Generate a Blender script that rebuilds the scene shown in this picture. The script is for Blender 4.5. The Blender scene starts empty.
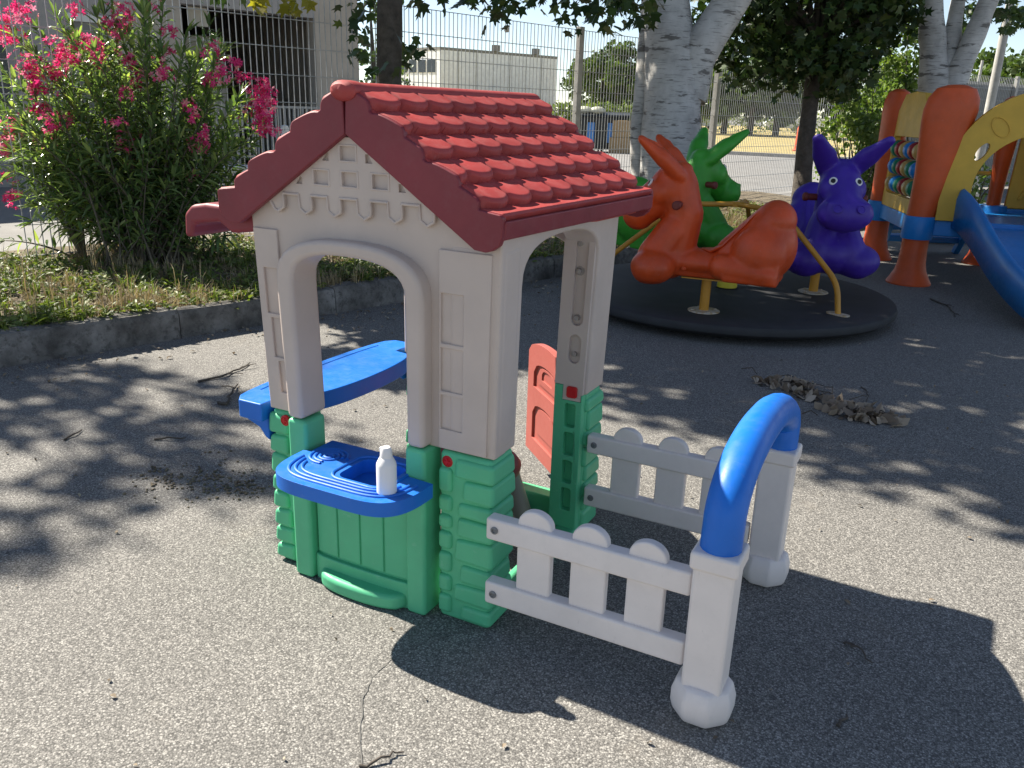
import bpy, bmesh, math, random
import numpy as np
from mathutils import Vector, Matrix, noise
from mathutils.geometry import tessellate_polygon
PI = math.pi
R = math.radians
SC = bpy.context.scene
COL = SC.collection

# ------------------------------------------------------------------ scene, camera, light
CAM_YAW, CAM_PITCH, CAM_ROLL = -0.4724, 0.3184, 0.0316
CAM_POS = Vector((0.9939, -1.8484, 1.45))
CAM_F = 835.92

def make_camera():
    cy, sy = math.cos(CAM_YAW), math.sin(CAM_YAW)
    fw = Vector((sy*math.cos(CAM_PITCH), cy*math.cos(CAM_PITCH), -math.sin(CAM_PITCH)))
    rt = Vector((cy, -sy, 0)); up = rt.cross(fw)
    r2 = rt*math.cos(CAM_ROLL) + up*math.sin(CAM_ROLL)
    u2 = -rt*math.sin(CAM_ROLL) + up*math.cos(CAM_ROLL)
    cam = bpy.data.cameras.new('camera'); o = bpy.data.objects.new('camera', cam)
    COL.objects.link(o)
    m = Matrix((r2, u2, -fw)).transposed().to_4x4(); m.translation = CAM_POS
    o.matrix_world = m
    cam.sensor_width = 36; cam.sensor_fit = 'HORIZONTAL'
    cam.lens = CAM_F*36/1024
    cam.clip_start = 0.05; cam.clip_end = 2000
    SC.camera = o

def make_light():
    sd = Vector((-1.03, 0.10, 1.0)).normalized()
    el = math.asin(sd.z); rot = math.atan2(sd.x, sd.y)
    w = bpy.data.worlds.new('World'); SC.world = w; w.use_nodes = True
    nt = w.node_tree; nt.nodes.clear()
    out = nt.nodes.new('ShaderNodeOutputWorld'); bg = nt.nodes.new('ShaderNodeBackground')
    sky = nt.nodes.new('ShaderNodeTexSky'); sky.sky_type = 'NISHITA'; sky.sun_disc = False
    sky.sun_elevation = el; sky.sun_rotation = rot; sky.air_density = 0.8; sky.dust_density = 0.0; sky.ozone_density = 1.0
    hs = nt.nodes.new('ShaderNodeHueSaturation'); hs.inputs['Saturation'].default_value = 0.80
    nt.links.new(sky.outputs[0], hs.inputs['Color']); nt.links.new(hs.outputs[0], bg.inputs[0]); bg.inputs[1].default_value = SKY_STRENGTH
    nt.links.new(bg.outputs[0], out.inputs[0])
    l = bpy.data.lights.new('sun', 'SUN'); l.energy = SUN_STRENGTH; l.angle = R(0.53); l.color = (1.0, 0.93, 0.815)
    lo = bpy.data.objects.new('sun', l); COL.objects.link(lo)
    lo.rotation_euler = sd.to_track_quat('Z', 'Y').to_euler(); lo.location = (-20, 2, 20)

SKY_STRENGTH = 0.072
SUN_STRENGTH = 5.0
EXPOSURE = 1.22
SC.view_settings.view_transform = 'Standard'; SC.view_settings.look = 'None'
SC.view_settings.exposure = EXPOSURE; SC.view_settings.gamma = 1.0; SC.view_settings.use_curve_mapping = False
SC.render.engine = 'CYCLES'
SC.cycles.use_denoising = True
SC.cycles.max_bounces = 8; SC.cycles.transparent_max_bounces = 8
SC.cycles.use_adaptive_sampling = True; SC.cycles.adaptive_threshold = 0.01
make_camera(); make_light()

# ------------------------------------------------------------------ materials
def nmat(name):
    m = bpy.data.materials.new(name); m.use_nodes = True
    nt = m.node_tree; nt.nodes.clear()
    out = nt.nodes.new('ShaderNodeOutputMaterial')
    b = nt.nodes.new('ShaderNodeBsdfPrincipled'); nt.links.new(b.outputs[0], out.inputs[0])
    return m, nt, b, out
def node(nt, t, **kw):
    n = nt.nodes.new(t)
    for k, v in kw.items():
        if k.startswith('i_'):
            key = k[2:]; key = int(key) if key.isdigit() else key
            n.inputs[key].default_value = v
        else: setattr(n, k, v)
    return n
def tc(nt, kind='Object'):
    return nt.nodes.new('ShaderNodeTexCoord').outputs[kind]
def noise_n(nt, vec, scale, detail=4, rough=0.55):
    n = node(nt, 'ShaderNodeTexNoise'); n.inputs['Scale'].default_value = scale
    n.inputs['Detail'].default_value = detail; n.inputs['Roughness'].default_value = rough
    nt.links.new(vec, n.inputs['Vector']); return n
def ramp(nt, fac, stops):
    r = node(nt, 'ShaderNodeValToRGB')
    els = r.color_ramp.elements
    while len(els) < len(stops): els.new(0.5)
    for e, (p, c) in zip(els, stops):
        e.position = p; e.color = (c[0], c[1], c[2], 1) if hasattr(c, '__len__') else (c, c, c, 1)
    nt.links.new(fac, r.inputs[0]); return r.outputs[0]
def mixc(nt, fac, a, b, mode='MIX'):
    m = node(nt, 'ShaderNodeMix', data_type='RGBA', blend_type=mode)
    if isinstance(fac, (int, float)): m.inputs[0].default_value = fac
    else: nt.links.new(fac, m.inputs[0])
    for s, v in ((6, a), (7, b)):
        if isinstance(v, tuple): m.inputs[s].default_value = (*v, 1)
        else: nt.links.new(v, m.inputs[s])
    return m.outputs[2]
def bump(nt, b, h, strength=0.3, dist=0.01):
    n = node(nt, 'ShaderNodeBump'); n.inputs['Strength'].default_value = strength; n.inputs['Distance'].default_value = dist
    nt.links.new(h, n.inputs['Height']); nt.links.new(n.outputs[0], b.inputs['Normal']); return n

def plastic(name, c, rough=0.42, var=0.10, dust=0.10, fine=0.06, sss=0.0, scuff=0.0, marks=0.0):
    """moulded plastic: slight tone drift, a film of dust, faint surface grain, pale scuffs"""
    m, nt, b, out = nmat(name)
    v = tc(nt)
    n1 = noise_n(nt, v, 5.0, 5)
    dark = tuple(x*(1-var) for x in c); lite = tuple(min(1, x*(1+var*0.8)) for x in c)
    col = ramp(nt, n1.outputs[0], [(0.3, dark), (0.7, lite)])
    n2 = noise_n(nt, v, 28.0, 6, 0.7)
    dm = ramp(nt, n2.outputs[0], [(0.48, 0.0), (0.75, dust)])
    dusty = tuple(0.55*x+0.45*y for x, y in zip(c, (0.40, 0.37, 0.33)))
    col = mixc(nt, dm, col, dusty)
    if scuff:
        mp = node(nt, 'ShaderNodeMapping'); mp.inputs['Scale'].default_value = (9, 60, 14); mp.inputs['Rotation'].default_value = (0.3, 0.5, 0.8)
        nt.links.new(v, mp.inputs[0])
        n4 = noise_n(nt, mp.outputs[0], 3.0, 3, 0.6)
        sm = ramp(nt, n4.outputs[0], [(0.66, 0.0), (0.72, scuff)])
        col = mixc(nt, sm, col, tuple(min(1, 0.6*x+0.3) for x in c))
    if marks:   # small dark knocks and rubbed-in dirt
        mp = node(nt, 'ShaderNodeMapping'); mp.inputs['Scale'].default_value = (14, 14, 5); nt.links.new(v, mp.inputs[0])
        n5 = noise_n(nt, mp.outputs[0], 3.2, 8, 0.75)
        col = mixc(nt, ramp(nt, n5.outputs[0], [(0.64, 0.0), (0.74, marks)]), col, tuple(0.32*x+0.02 for x in c))
        n6 = noise_n(nt, v, 2.2, 5, 0.6)
        col = mixc(nt, ramp(nt, n6.outputs[0], [(0.5, 0.0), (0.8, marks*0.7)]), col, tuple(0.62*x+0.05 for x in c))
    nt.links.new(col, b.inputs['Base Color'])
    rr = ramp(nt, n2.outputs[0], [(0.3, rough-0.06), (0.75, min(1, rough+0.22))])
    nt.links.new(rr, b.inputs['Roughness'])
    n3 = noise_n(nt, v, 420.0, 2)
    bump(nt, b, n3.outputs[0], fine, 0.002)
    b.inputs['Specular IOR Level'].default_value = 0.42
    return m

def rough_mat(name, stops, scale=6, rough=0.85, bstr=0.4, bdist=0.01, bscale=60, detail=6):
    m, nt, b, out = nmat(name); v = tc(nt)
    n1 = noise_n(nt, v, scale, detail, 0.65)
    nt.links.new(ramp(nt, n1.outputs[0], stops), b.inputs['Base Color'])
    b.inputs['Roughness'].default_value = rough
    n2 = noise_n(nt, v, bscale, 5, 0.7); bump(nt, b, n2.outputs[0], bstr, bdist)
    return m

def leaf_mat(name, stops, trans=0.35, gloss=0.5, tcol=None):
    m = bpy.data.materials.new(name); m.use_nodes = True
    nt = m.node_tree; nt.nodes.clear(); out = nt.nodes.new('ShaderNodeOutputMaterial')
    b = nt.nodes.new('ShaderNodeBsdfPrincipled'); tr = nt.nodes.new('ShaderNodeBsdfTranslucent'); mx = nt.nodes.new('ShaderNodeMixShader')
    g = nt.nodes.new('ShaderNodeNewGeometry')
    col = ramp(nt, g.outputs['Random Per Island'], stops)
    nt.links.new(col, b.inputs['Base Color'])
    t = mixc(nt, 1.0, col, (1.35, 1.5, 0.55) if tcol is None else tcol, 'MULTIPLY'); nt.links.new(t, tr.inputs[0])
    b.inputs['Roughness'].default_value = gloss
    b.inputs['Specular IOR Level'].default_value = 0.35
    mx.inputs[0].default_value = trans
    nt.links.new(b.outputs[0], mx.inputs[1]); nt.links.new(tr.outputs[0], mx.inputs[2]); nt.links.new(mx.outputs[0], out.inputs[0])
    return m

def asphalt():
    m, nt, b, out = nmat('asphalt'); v = tc(nt)
    vo = node(nt, 'ShaderNodeTexVoronoi'); vo.inputs['Scale'].default_value = 215; nt.links.new(v, vo.inputs['Vector'])
    vo2 = node(nt, 'ShaderNodeTexVoronoi'); vo2.inputs['Scale'].default_value = 400; nt.links.new(v, vo2.inputs['Vector'])
    sep = node(nt, 'ShaderNodeSeparateColor'); nt.links.new(vo.outputs['Color'], sep.inputs[0])
    sep2 = node(nt, 'ShaderNodeSeparateColor'); nt.links.new(vo2.outputs['Color'], sep2.inputs[0])
    stone = ramp(nt, sep.outputs[0], [(0.0, (0.075, 0.072, 0.067)), (0.3, (0.145, 0.139, 0.128)), (0.62, (0.215, 0.206, 0.189)), (0.88, (0.40, 0.383, 0.35)), (1.0, (0.56, 0.54, 0.495))])
    fine = ramp(nt, sep2.outputs[0], [(0.0, (0.075, 0.072, 0.068)), (0.6, (0.205, 0.195, 0.178)), (1.0, (0.40, 0.382, 0.348))])
    col = mixc(nt, 0.42, stone, fine)
    gap = ramp(nt, vo.outputs['Distance'], [(0.42, 1.0), (0.72, 0.52)])
    col = mixc(nt, 1.0, col, gap, 'MULTIPLY')
    big = noise_n(nt, v, 0.9, 6, 0.6)
    col = mixc(nt, 1.0, col, ramp(nt, big.outputs[0], [(0.25, 0.88), (0.5, 1.0), (0.75, 1.10)]), 'MULTIPLY')
    # brownish dirt that has settled in patches
    dn = noise_n(nt, v, 2.3, 7, 0.7)
    dm = ramp(nt, dn.outputs[0], [(0.58, 0.0), (0.72, 0.32)])
    col = mixc(nt, dm, col, (0.20, 0.170, 0.132))
    nt.links.new(col, b.inputs['Base Color'])
    b.inputs['Roughness'].default_value = 0.86
    h = node(nt, 'ShaderNodeMath', operation='ADD'); nt.links.new(gap, h.inputs[0]); nt.links.new(sep.outputs[1], h.inputs[1])
    bump(nt, b, h.outputs[0], 0.32, 0.003)
    return m

M = {}
M['asphalt'] = asphalt()
M['beige'] = plastic('beige_plastic', (0.55, 0.460, 0.400), 0.5, 0.06, 0.14, marks=0.22)
M['green'] = plastic('green_plastic', (0.098, 0.50, 0.255), 0.42, 0.10, 0.14, scuff=0.16, marks=0.18)
M['maroon'] = plastic('maroon_plastic', (0.215, 0.028, 0.038), 0.46, 0.16, 0.16, marks=0.2)
M['roof'] = plastic('roof_plastic', (0.365, 0.046, 0.043), 0.50, 0.20, 0.22, scuff=0.16, marks=0.25)
M['blue'] = plastic('blue_plastic', (0.008, 0.150, 0.60), 0.40, 0.10, 0.10, scuff=0.10)
M['salmon'] = plastic('salmon_plastic', (0.41, 0.105, 0.085), 0.45, 0.06, 0.06)
M['white'] = plastic('white_plastic', (0.80, 0.725, 0.68), 0.48, 0.06, 0.22, scuff=0.1, marks=0.35)
M['redbtn'] = plastic('red_button', (0.55, 0.012, 0.015), 0.35, 0.05, 0.02)
M['dkbeige'] = plastic('grey_beige_plastic', (0.33, 0.29, 0.255), 0.5, 0.08, 0.08)
M['dkred'] = plastic('dark_red_plastic', (0.10, 0.012, 0.014), 0.4, 0.1, 0.05)
M['bottle'] = plastic('bottle_white', (0.80, 0.78, 0.77), 0.4, 0.03, 0.02, fine=0.02)
M['dred'] = plastic('donkey_red', (0.60, 0.072, 0.012), 0.38, 0.18, 0.12, scuff=0.16, marks=0.2)
M['dgreen'] = plastic('donkey_green', (0.050, 0.34, 0.030), 0.40, 0.18, 0.08, scuff=0.16, marks=0.2)
M['dblue'] = plastic('donkey_blue', (0.050, 0.018, 0.31), 0.42, 0.16, 0.10, scuff=0.14)
M['peg'] = plastic('peg_red', (0.16, 0.025, 0.018), 0.45, 0.1, 0.1)
M['yellow_steel'] = plastic('yellow_steel', (0.56, 0.27, 0.03), 0.35, 0.15, 0.12, fine=0.02)
M['yellow_ball'] = plastic('yellow_ball', (0.62, 0.52, 0.03), 0.45, 0.12, 0.15)
M['rubber'] = rough_mat('black_rubber', [(0.3, (0.018, 0.019, 0.021)), (0.7, (0.034, 0.035, 0.038))], 5, 0.7, 0.4, 0.003, 180)
M['plate'] = rough_mat('worn_plate', [(0.35, (0.42, 0.27, 0.10)), (0.6, (0.55, 0.50, 0.42))], 25, 0.5, 0.2, 0.003, 80)
M['steel'] = rough_mat('bolt_steel', [(0.3, (0.12, 0.12, 0.12)), (0.7, (0.25, 0.25, 0.25))], 60, 0.45, 0.2, 0.001, 200)
M['orange'] = plastic('orange_plastic', (0.62, 0.090, 0.016), 0.42, 0.16, 0.14, scuff=0.12, marks=0.2)
M['pyellow'] = plastic('playset_yellow', (0.66, 0.40, 0.045), 0.42, 0.12, 0.08)
M['pblue'] = plastic('playset_blue', (0.012, 0.21, 0.58), 0.32, 0.12, 0.06, scuff=0.15)
M['pgreen'] = plastic('bead_green', (0.01, 0.21, 0.10), 0.35)
M['pred'] = plastic('bead_red', (0.32, 0.015, 0.02), 0.35)
M['pcream'] = plastic('bead_ochre', (0.55, 0.34, 0.10), 0.35)
M['eyew'] = plastic('eye_white', (0.75, 0.75, 0.72), 0.4, 0.02, 0.02)
M['black'] = plastic('black_plastic', (0.012, 0.012, 0.013), 0.5, 0.1, 0.05)
M['fruit'] = plastic('blue_sticker', (0.06, 0.22, 0.55), 0.5)
M['wire'] = rough_mat('galvanised_wire', [(0.3, (0.32, 0.33, 0.33)), (0.7, (0.47, 0.48, 0.48))], 20, 0.55, 0.1, 0.001, 200)
M['concrete'] = rough_mat('concrete', [(0.25, (0.22, 0.21, 0.19)), (0.5, (0.36, 0.345, 0.32)), (0.75, (0.46, 0.44, 0.41))], 7, 0.9, 0.5, 0.006, 70)
M['post'] = rough_mat('post_concrete', [(0.3, (0.33, 0.32, 0.29)), (0.7, (0.50, 0.485, 0.45))], 9, 0.9, 0.3, 0.004, 90)
def kerb_mat():
    m, nt, b, out = nmat('old_kerb_concrete'); v = tc(nt)
    n1 = noise_n(nt, v, 3.5, 8, 0.7)
    col = ramp(nt, n1.outputs[0], [(0.3, (0.06, 0.057, 0.05)), (0.5, (0.17, 0.16, 0.145)), (0.7, (0.32, 0.305, 0.28))])
    n2 = noise_n(nt, v, 22, 6, 0.75)
    col = mixc(nt, ramp(nt, n2.outputs[0], [(0.5, 0.0), (0.62, 0.75)]), col, (0.065, 0.062, 0.055))
    nt.links.new(col, b.inputs['Base Color']); b.inputs['Roughness'].default_value = 0.95
    bump(nt, b, n2.outputs[0], 0.8, 0.012); return m
def bark_mat():
    m, nt, b, out = nmat('pale_bark'); v = tc(nt)
    mp = node(nt, 'ShaderNodeMapping'); mp.inputs['Scale'].default_value = (1, 1, 4.5); nt.links.new(v, mp.inputs[0])
    n1 = noise_n(nt, v, 4.0, 7, 0.65)
    col = ramp(nt, n1.outputs[0], [(0.25, (0.30, 0.29, 0.27)), (0.5, (0.50, 0.485, 0.455)), (0.75, (0.64, 0.625, 0.59))])
    n2 = noise_n(nt, mp.outputs[0], 2.4, 5, 0.6)
    scar = ramp(nt, n2.outputs[0], [(0.575, 0.0), (0.615, 0.85)])
    col = mixc(nt, scar, col, (0.10, 0.092, 0.082))
    mp2 = node(nt, 'ShaderNodeMapping'); mp2.inputs['Scale'].default_value = (2.2, 2.2, 26); nt.links.new(v, mp2.inputs[0])
    n3 = noise_n(nt, mp2.outputs[0], 3, 4)
    col = mixc(nt, ramp(nt, n3.outputs[0], [(0.57, 0.0), (0.64, 0.65)]), col, (0.17, 0.16, 0.145))
    nt.links.new(col, b.inputs['Base Color']); b.inputs['Roughness'].default_value = 0.85
    bump(nt, b, n3.outputs[0], 0.35, 0.01); return m
def stucco_mat(name, c):
    return rough_mat(name, [(0.25, tuple(x*0.82 for x in c)), (0.75, tuple(x*1.1 for x in c))], 2.2, 0.9, 0.3, 0.01, 60)

M['kerb'] = kerb_mat(); M['bark'] = bark_mat()
M['dbark'] = rough_mat('dark_bark', [(0.3, (0.045, 0.038, 0.030)), (0.7, (0.115, 0.098, 0.078))], 14, 0.95, 0.8, 0.012, 40)
M['stem'] = rough_mat('stem_brown', [(0.3, (0.07, 0.06, 0.04)), (0.7, (0.15, 0.125, 0.085))], 14, 0.9, 0.4, 0.004, 60)
M['soil'] = rough_mat('bed_soil', [(0.3, (0.10, 0.08, 0.055)), (0.55, (0.19, 0.155, 0.105)), (0.75, (0.30, 0.255, 0.17))], 9, 1.0, 0.9, 0.02, 45)
M['maple'] = leaf_mat('maple_leaf', [(0, (0.018, 0.038, 0.010)), (0.5, (0.030, 0.060, 0.015)), (0.9, (0.055, 0.095, 0.022)), (1, (0.10, 0.13, 0.03))], 0.13)
M['mapley'] = leaf_mat('maple_leaf_yellow', [(0, (0.16, 0.15, 0.02)), (1, (0.30, 0.25, 0.035))], 0.5)  # the few yellow leaves among the dark green maple ones
M['poplar'] = leaf_mat('poplar_leaf', [(0, (0.035, 0.065, 0.022)), (1, (0.075, 0.115, 0.045))], 0.25)
M['olean'] = leaf_mat('oleander_leaf', [(0, (0.075, 0.125, 0.052)), (0.45, (0.14, 0.21, 0.088)), (0.8, (0.23, 0.31, 0.13)), (1, (0.38, 0.44, 0.16))], 0.48, 0.22)
M['flower'] = leaf_mat('oleander_blossom', [(0, (0.62, 0.025, 0.15)), (0.45, (0.84, 0.075, 0.27)), (0.75, (0.88, 0.20, 0.38)), (0.92, (0.90, 0.36, 0.46)), (1, (0.80, 0.42, 0.30))], 0.40, 0.6, (1, 0.75, 0.9))
M['bush'] = leaf_mat('bush_leaf', [(0, (0.075, 0.125, 0.035)), (0.6, (0.135, 0.20, 0.055)), (1, (0.24, 0.30, 0.10))], 0.35, 0.4)
M['farleaf'] = leaf_mat('far_foliage', [(0, (0.040, 0.070, 0.022)), (0.5, (0.075, 0.120, 0.034)), (1, (0.12, 0.175, 0.045))], 0.25)
M['hedge'] = leaf_mat('hedge_foliage', [(0, (0.10, 0.145, 0.045)), (1, (0.20, 0.25, 0.085))], 0.25)
M['weed'] = leaf_mat('weed_green', [(0, (0.070, 0.105, 0.028)), (0.6, (0.14, 0.19, 0.045)), (1, (0.24, 0.28, 0.07))], 0.3)
M['straw'] = leaf_mat('dry_grass', [(0, (0.24, 0.19, 0.105)), (1, (0.46, 0.39, 0.24))], 0.25, 0.8, (1.1, 1.0, 0.7))
M['litter'] = leaf_mat('dead_leaf', [(0, (0.13, 0.10, 0.07)), (0.5, (0.25, 0.195, 0.135)), (1, (0.44, 0.37, 0.28))], 0.12, 0.85, (1, 0.9, 0.7))
M['debris'] = leaf_mat('curled_leaf', [(0, (0.17, 0.125, 0.085)), (0.5, (0.31, 0.245, 0.18)), (1, (0.50, 0.42, 0.33))], 0.08, 0.85, (1, 0.9, 0.7))
M['crack'] = rough_mat('crack_fill', [(0.3, (0.12, 0.116, 0.108)), (0.7, (0.18, 0.173, 0.16))], 30, 0.95)
M['twig'] = rough_mat('twig_bark', [(0.3, (0.05, 0.04, 0.032)), (0.7, (0.12, 0.10, 0.08))], 30, 0.9, 0.3, 0.002, 100)
M['stucco'] = stucco_mat('grey_stucco', (0.40, 0.38, 0.37))
M['stucco2'] = stucco_mat('beige_stucco', (0.47, 0.42, 0.36))
M['shedwall'] = stucco_mat('inner_board', (0.50, 0.47, 0.41))
M['darkroom'] = rough_mat('dark_room', [(0.3, (0.03, 0.03, 0.03)), (0.7, (0.05, 0.048, 0.045))], 3, 0.95)
M['whitewall'] = stucco_mat('white_panel_wall', (0.85, 0.88, 0.91))
M['winglass'] = plastic('window_glass', (0.03, 0.04, 0.05), 0.12, 0.1, 0.0)
M['greypaint'] = rough_mat('grey_paint', [(0.3, (0.30, 0.31, 0.31)), (0.7, (0.42, 0.43, 0.43))], 8, 0.55, 0.1, 0.002, 60)
M['whitepaint'] = rough_mat('white_paint', [(0.3, (0.66, 0.66, 0.64)), (0.7, (0.78, 0.78, 0.76))], 8, 0.55, 0.1, 0.002, 60)
M['field'] = rough_mat('dry_field_grass', [(0.25, (0.26, 0.20, 0.075)), (0.5, (0.42, 0.335, 0.13)), (0.75, (0.50, 0.42, 0.20))], 0.6, 1.0, 0.6, 0.05, 8)
M['greypanel'] = stucco_mat('grey_panel', (0.24, 0.24, 0.225))
M['bin'] = plastic('bin_black', (0.016, 0.020, 0.022), 0.5, 0.2, 0.15)
M['carpaint'] = plastic('car_white', (0.72, 0.73, 0.74), 0.25, 0.02, 0.05)
M['cone'] = plastic('cone_orange', (0.60, 0.09, 0.02), 0.5)
M['card'] = rough_mat('cardboard', [(0.3, (0.33, 0.22, 0.11)), (0.7, (0.42, 0.29, 0.15))], 6, 0.9)
M['bag'] = plastic('pale_bags', (0.52, 0.52, 0.40), 0.5, 0.25, 0.1)
M['roadside'] = rough_mat('road_asphalt', [(0.3, (0.19, 0.183, 0.172)), (0.7, (0.27, 0.262, 0.247))], 1.2, 0.9, 0.4, 0.004, 160)

# ------------------------------------------------------------------ mesh building
def root_loc(p):
    while p is not None and p.parent is not None: p = p.parent
    return p.location.copy() if p is not None else Vector((0, 0, 0))

class MB:
    def __init__(s): s.v = []; s.f = []
    def add(s, vs, fs):
        n = len(s.v); s.v += [tuple(x) for x in vs]; s.f += [tuple(i+n for i in f) for f in fs]; return s
    def box(s, x0, x1, y0, y1, z0, z1, rot=0.0, taper=0.0):
        vs = []
        for z in (z0, z1):
            t = taper if z == z1 else 0
            vs += [(x0+t, y0+t, z), (x1-t, y0+t, z), (x1-t, y1-t, z), (x0+t, y1-t, z)]
        if rot:
            cx, cy = (x0+x1)/2, (y0+y1)/2; c, sn = math.cos(rot), math.sin(rot)
            vs = [(cx+(x-cx)*c-(y-cy)*sn, cy+(x-cx)*sn+(y-cy)*c, z) for x, y, z in vs]
        return s.add(vs, [(3, 2, 1, 0), (4, 5, 6, 7), (0, 1, 5, 4), (1, 2, 6, 5), (2, 3, 7, 6), (3, 0, 4, 7)])
    def prism(s, poly, a, b, axis='y', holes=()):
        """2-D outline (u, w) extruded a..b along axis; axis y: (x,z) outline, x: (y,z), z: (x,y)"""
        def P(u, w, t):
            return (u, t, w) if axis == 'y' else ((t, u, w) if axis == 'x' else (u, w, t))
        loops = [list(poly)] + [list(h) for h in holes]
        allp = [p for l in loops for p in l]; n = len(allp)
        vs = [P(u, w, a) for u, w in allp] + [P(u, w, b) for u, w in allp]
        fs = []
        if len(loops) == 1:
            fs += [tuple(range(n)), tuple(range(2*n-1, n-1, -1))]
        else:
            tri = tessellate_polygon([[Vector((u, w, 0)) for u, w in l] for l in loops])
            fs += [tuple(t) for t in tri] + [tuple(i+n for i in reversed(t)) for t in tri]
        o = 0
        for l in loops:
            k = len(l)
            for i in range(k):
                j = (i+1) % k; fs.append((o+i, o+j, o+j+n, o+i+n))
            o += k
        return s.add(vs, fs)
    def tube(s, path, r, n=10, cap=True, flat=1.0, up=None):
        path = [Vector(p) for p in path]; m = len(path)
        rad = list(r) if hasattr(r, '__len__') else [r]*m
        T = []
        for i in range(m):
            t = path[min(i+1, m-1)] - path[max(i-1, 0)]; T.append(t.normalized() if t.length > 1e-9 else Vector((0, 0, 1)))
        ref = Vector(up) if up is not None else (Vector((0, 0, 1)) if abs(T[0].z) < 0.9 else Vector((1, 0, 0)))
        N = (ref - T[0]*ref.dot(T[0])).normalized(); vs = []; fs = []
        for i in range(m):
            N = (N - T[i]*N.dot(T[i])).normalized(); B = T[i].cross(N)
            for k in range(n):
                a = 2*PI*k/n
                vs.append(path[i] + (N*math.cos(a)*flat + B*math.sin(a))*rad[i])
        for i in range(m-1):
            for k in range(n):
                k2 = (k+1) % n
                fs.append((i*n+k, i*n+k2, (i+1)*n+k2, (i+1)*n+k))
        if cap: fs += [tuple(range(n-1, -1, -1)), tuple((m-1)*n+k for k in range(n))]
        return s.add(vs, fs)
    def lathe(s, prof, c=(0, 0, 0), n=24, sx=1.0, sy=1.0, a0=0.0):
        vs = []; fs = []; m = len(prof)
        for r, z in prof:
            for k in range(n):
                a = a0 + 2*PI*k/n; vs.append((c[0]+r*sx*math.cos(a), c[1]+r*sy*math.sin(a), c[2]+z))
        for i in range(m-1):
            for k in range(n):
                k2 = (k+1) % n; fs.append((i*n+k, i*n+k2, (i+1)*n+k2, (i+1)*n+k))
        fs += [tuple(range(n-1, -1, -1)), tuple((m-1)*n+k for k in range(n))]
        return s.add(vs, fs)
    def ball(s, c, r, nu=16, nv=10, mat=None):
        r = r if hasattr(r, '__len__') else (r, r, r); vs = []; fs = []
        for i in range(1, nv):
            th = PI*i/nv
            for k in range(nu):
                a = 2*PI*k/nu; vs.append(Vector((r[0]*math.sin(th)*math.cos(a), r[1]*math.sin(th)*math.sin(a), r[2]*math.cos(th))))
        vs += [Vector((0, 0, r[2])), Vector((0, 0, -r[2]))]
        if mat is not None: vs = [mat @ v for v in vs]
        vs = [v + Vector(c) for v in vs]; t, bt = len(vs)-2, len(vs)-1
        for i in range(nv-2):
            for k in range(nu):
                k2 = (k+1) % nu; fs.append((i*nu+k, (i+1)*nu+k, (i+1)*nu+k2, i*nu+k2))
        for k in range(nu):
            k2 = (k+1) % nu; fs += [(t, k, k2), (bt, (nv-2)*nu+k2, (nv-2)*nu+k)]
        return s.add(vs, fs)
    def build(s, name, mat, parent=None, bevel=0, seg=2, smooth=35, xf=None, world=True, recalc=True):
        vs = s.v
        if xf: vs = [xf(*v) for v in vs]
        if parent is not None and world:
            L = root_loc(parent); vs = [(v[0]-L.x, v[1]-L.y, v[2]-L.z) for v in vs]
        me = bpy.data.meshes.new(name); me.from_pydata(vs, [], s.f); me.update()
        if recalc:
            bm = bmesh.new(); bm.from_mesh(me); bmesh.ops.recalc_face_normals(bm, faces=bm.faces); bm.to_mesh(me); bm.free()
        me.materials.append(mat)
        if smooth:
            me.shade_smooth()
            if not bevel: me.set_sharp_from_angle(angle=R(smooth))
        o = bpy.data.objects.new(name, me); COL.objects.link(o)
        if parent is not None: o.parent = parent
        if bevel:
            b = o.modifiers.new('bevel', 'BEVEL'); b.width = bevel; b.segments = seg; b.limit_method = 'ANGLE'; b.angle_limit = R(32)
            b.harden_normals = True; b.use_clamp_overlap = True
        return o

def tag(o, label=None, cat=None, group=None, kind=None):
    if label: o['label'] = label
    if cat: o['category'] = cat
    if group: o['group'] = group
    if kind: o['kind'] = kind
    return o
def thing(name, label, cat, loc=(0, 0, 0), group=None, rotz=0.0):
    o = bpy.data.objects.new(name, None); COL.objects.link(o); o.location = loc; o.rotation_euler = (0, 0, rotz)
    o.empty_display_size = 0.1
    return tag(o, label, cat, group)
def sup(t, k):  # superellipse half-height
    return max(0.0, 1-abs(t)**k)**(1.0/k)
def rrect(x0, x1, y0, y1, r, n=5):
    pts = []
    for cx, cy, a0 in ((x1-r, y0+r, -90), (x1-r, y1-r, 0), (x0+r, y1-r, 90), (x0+r, y0+r, 180)):
        for i in range(n+1):
            a = R(a0+90*i/n); pts.append((cx+r*math.cos(a), cy+r*math.sin(a)))
    return pts
def circle(cx, cy, r, n=20, r2=None):
    return [(cx+r*math.cos(2*PI*i/n), cy+(r2 or r)*math.sin(2*PI*i/n)) for i in range(n)]
# ================================================================== PLAYHOUSE
ph = thing('playhouse', 'plastic children\'s playhouse with red tiled roof, beige walls, green stone base and white porch fence', 'playhouse', (-0.4, 0.4, 0))
ZG = 0.535   # top of the green base
def flare(x, y, z):
    k = 1 + 0.035*max(0.0, z-ZG)/0.6
    return (-0.4+(x+0.4)*k, 0.4+(y-0.4)*k, z)

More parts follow.
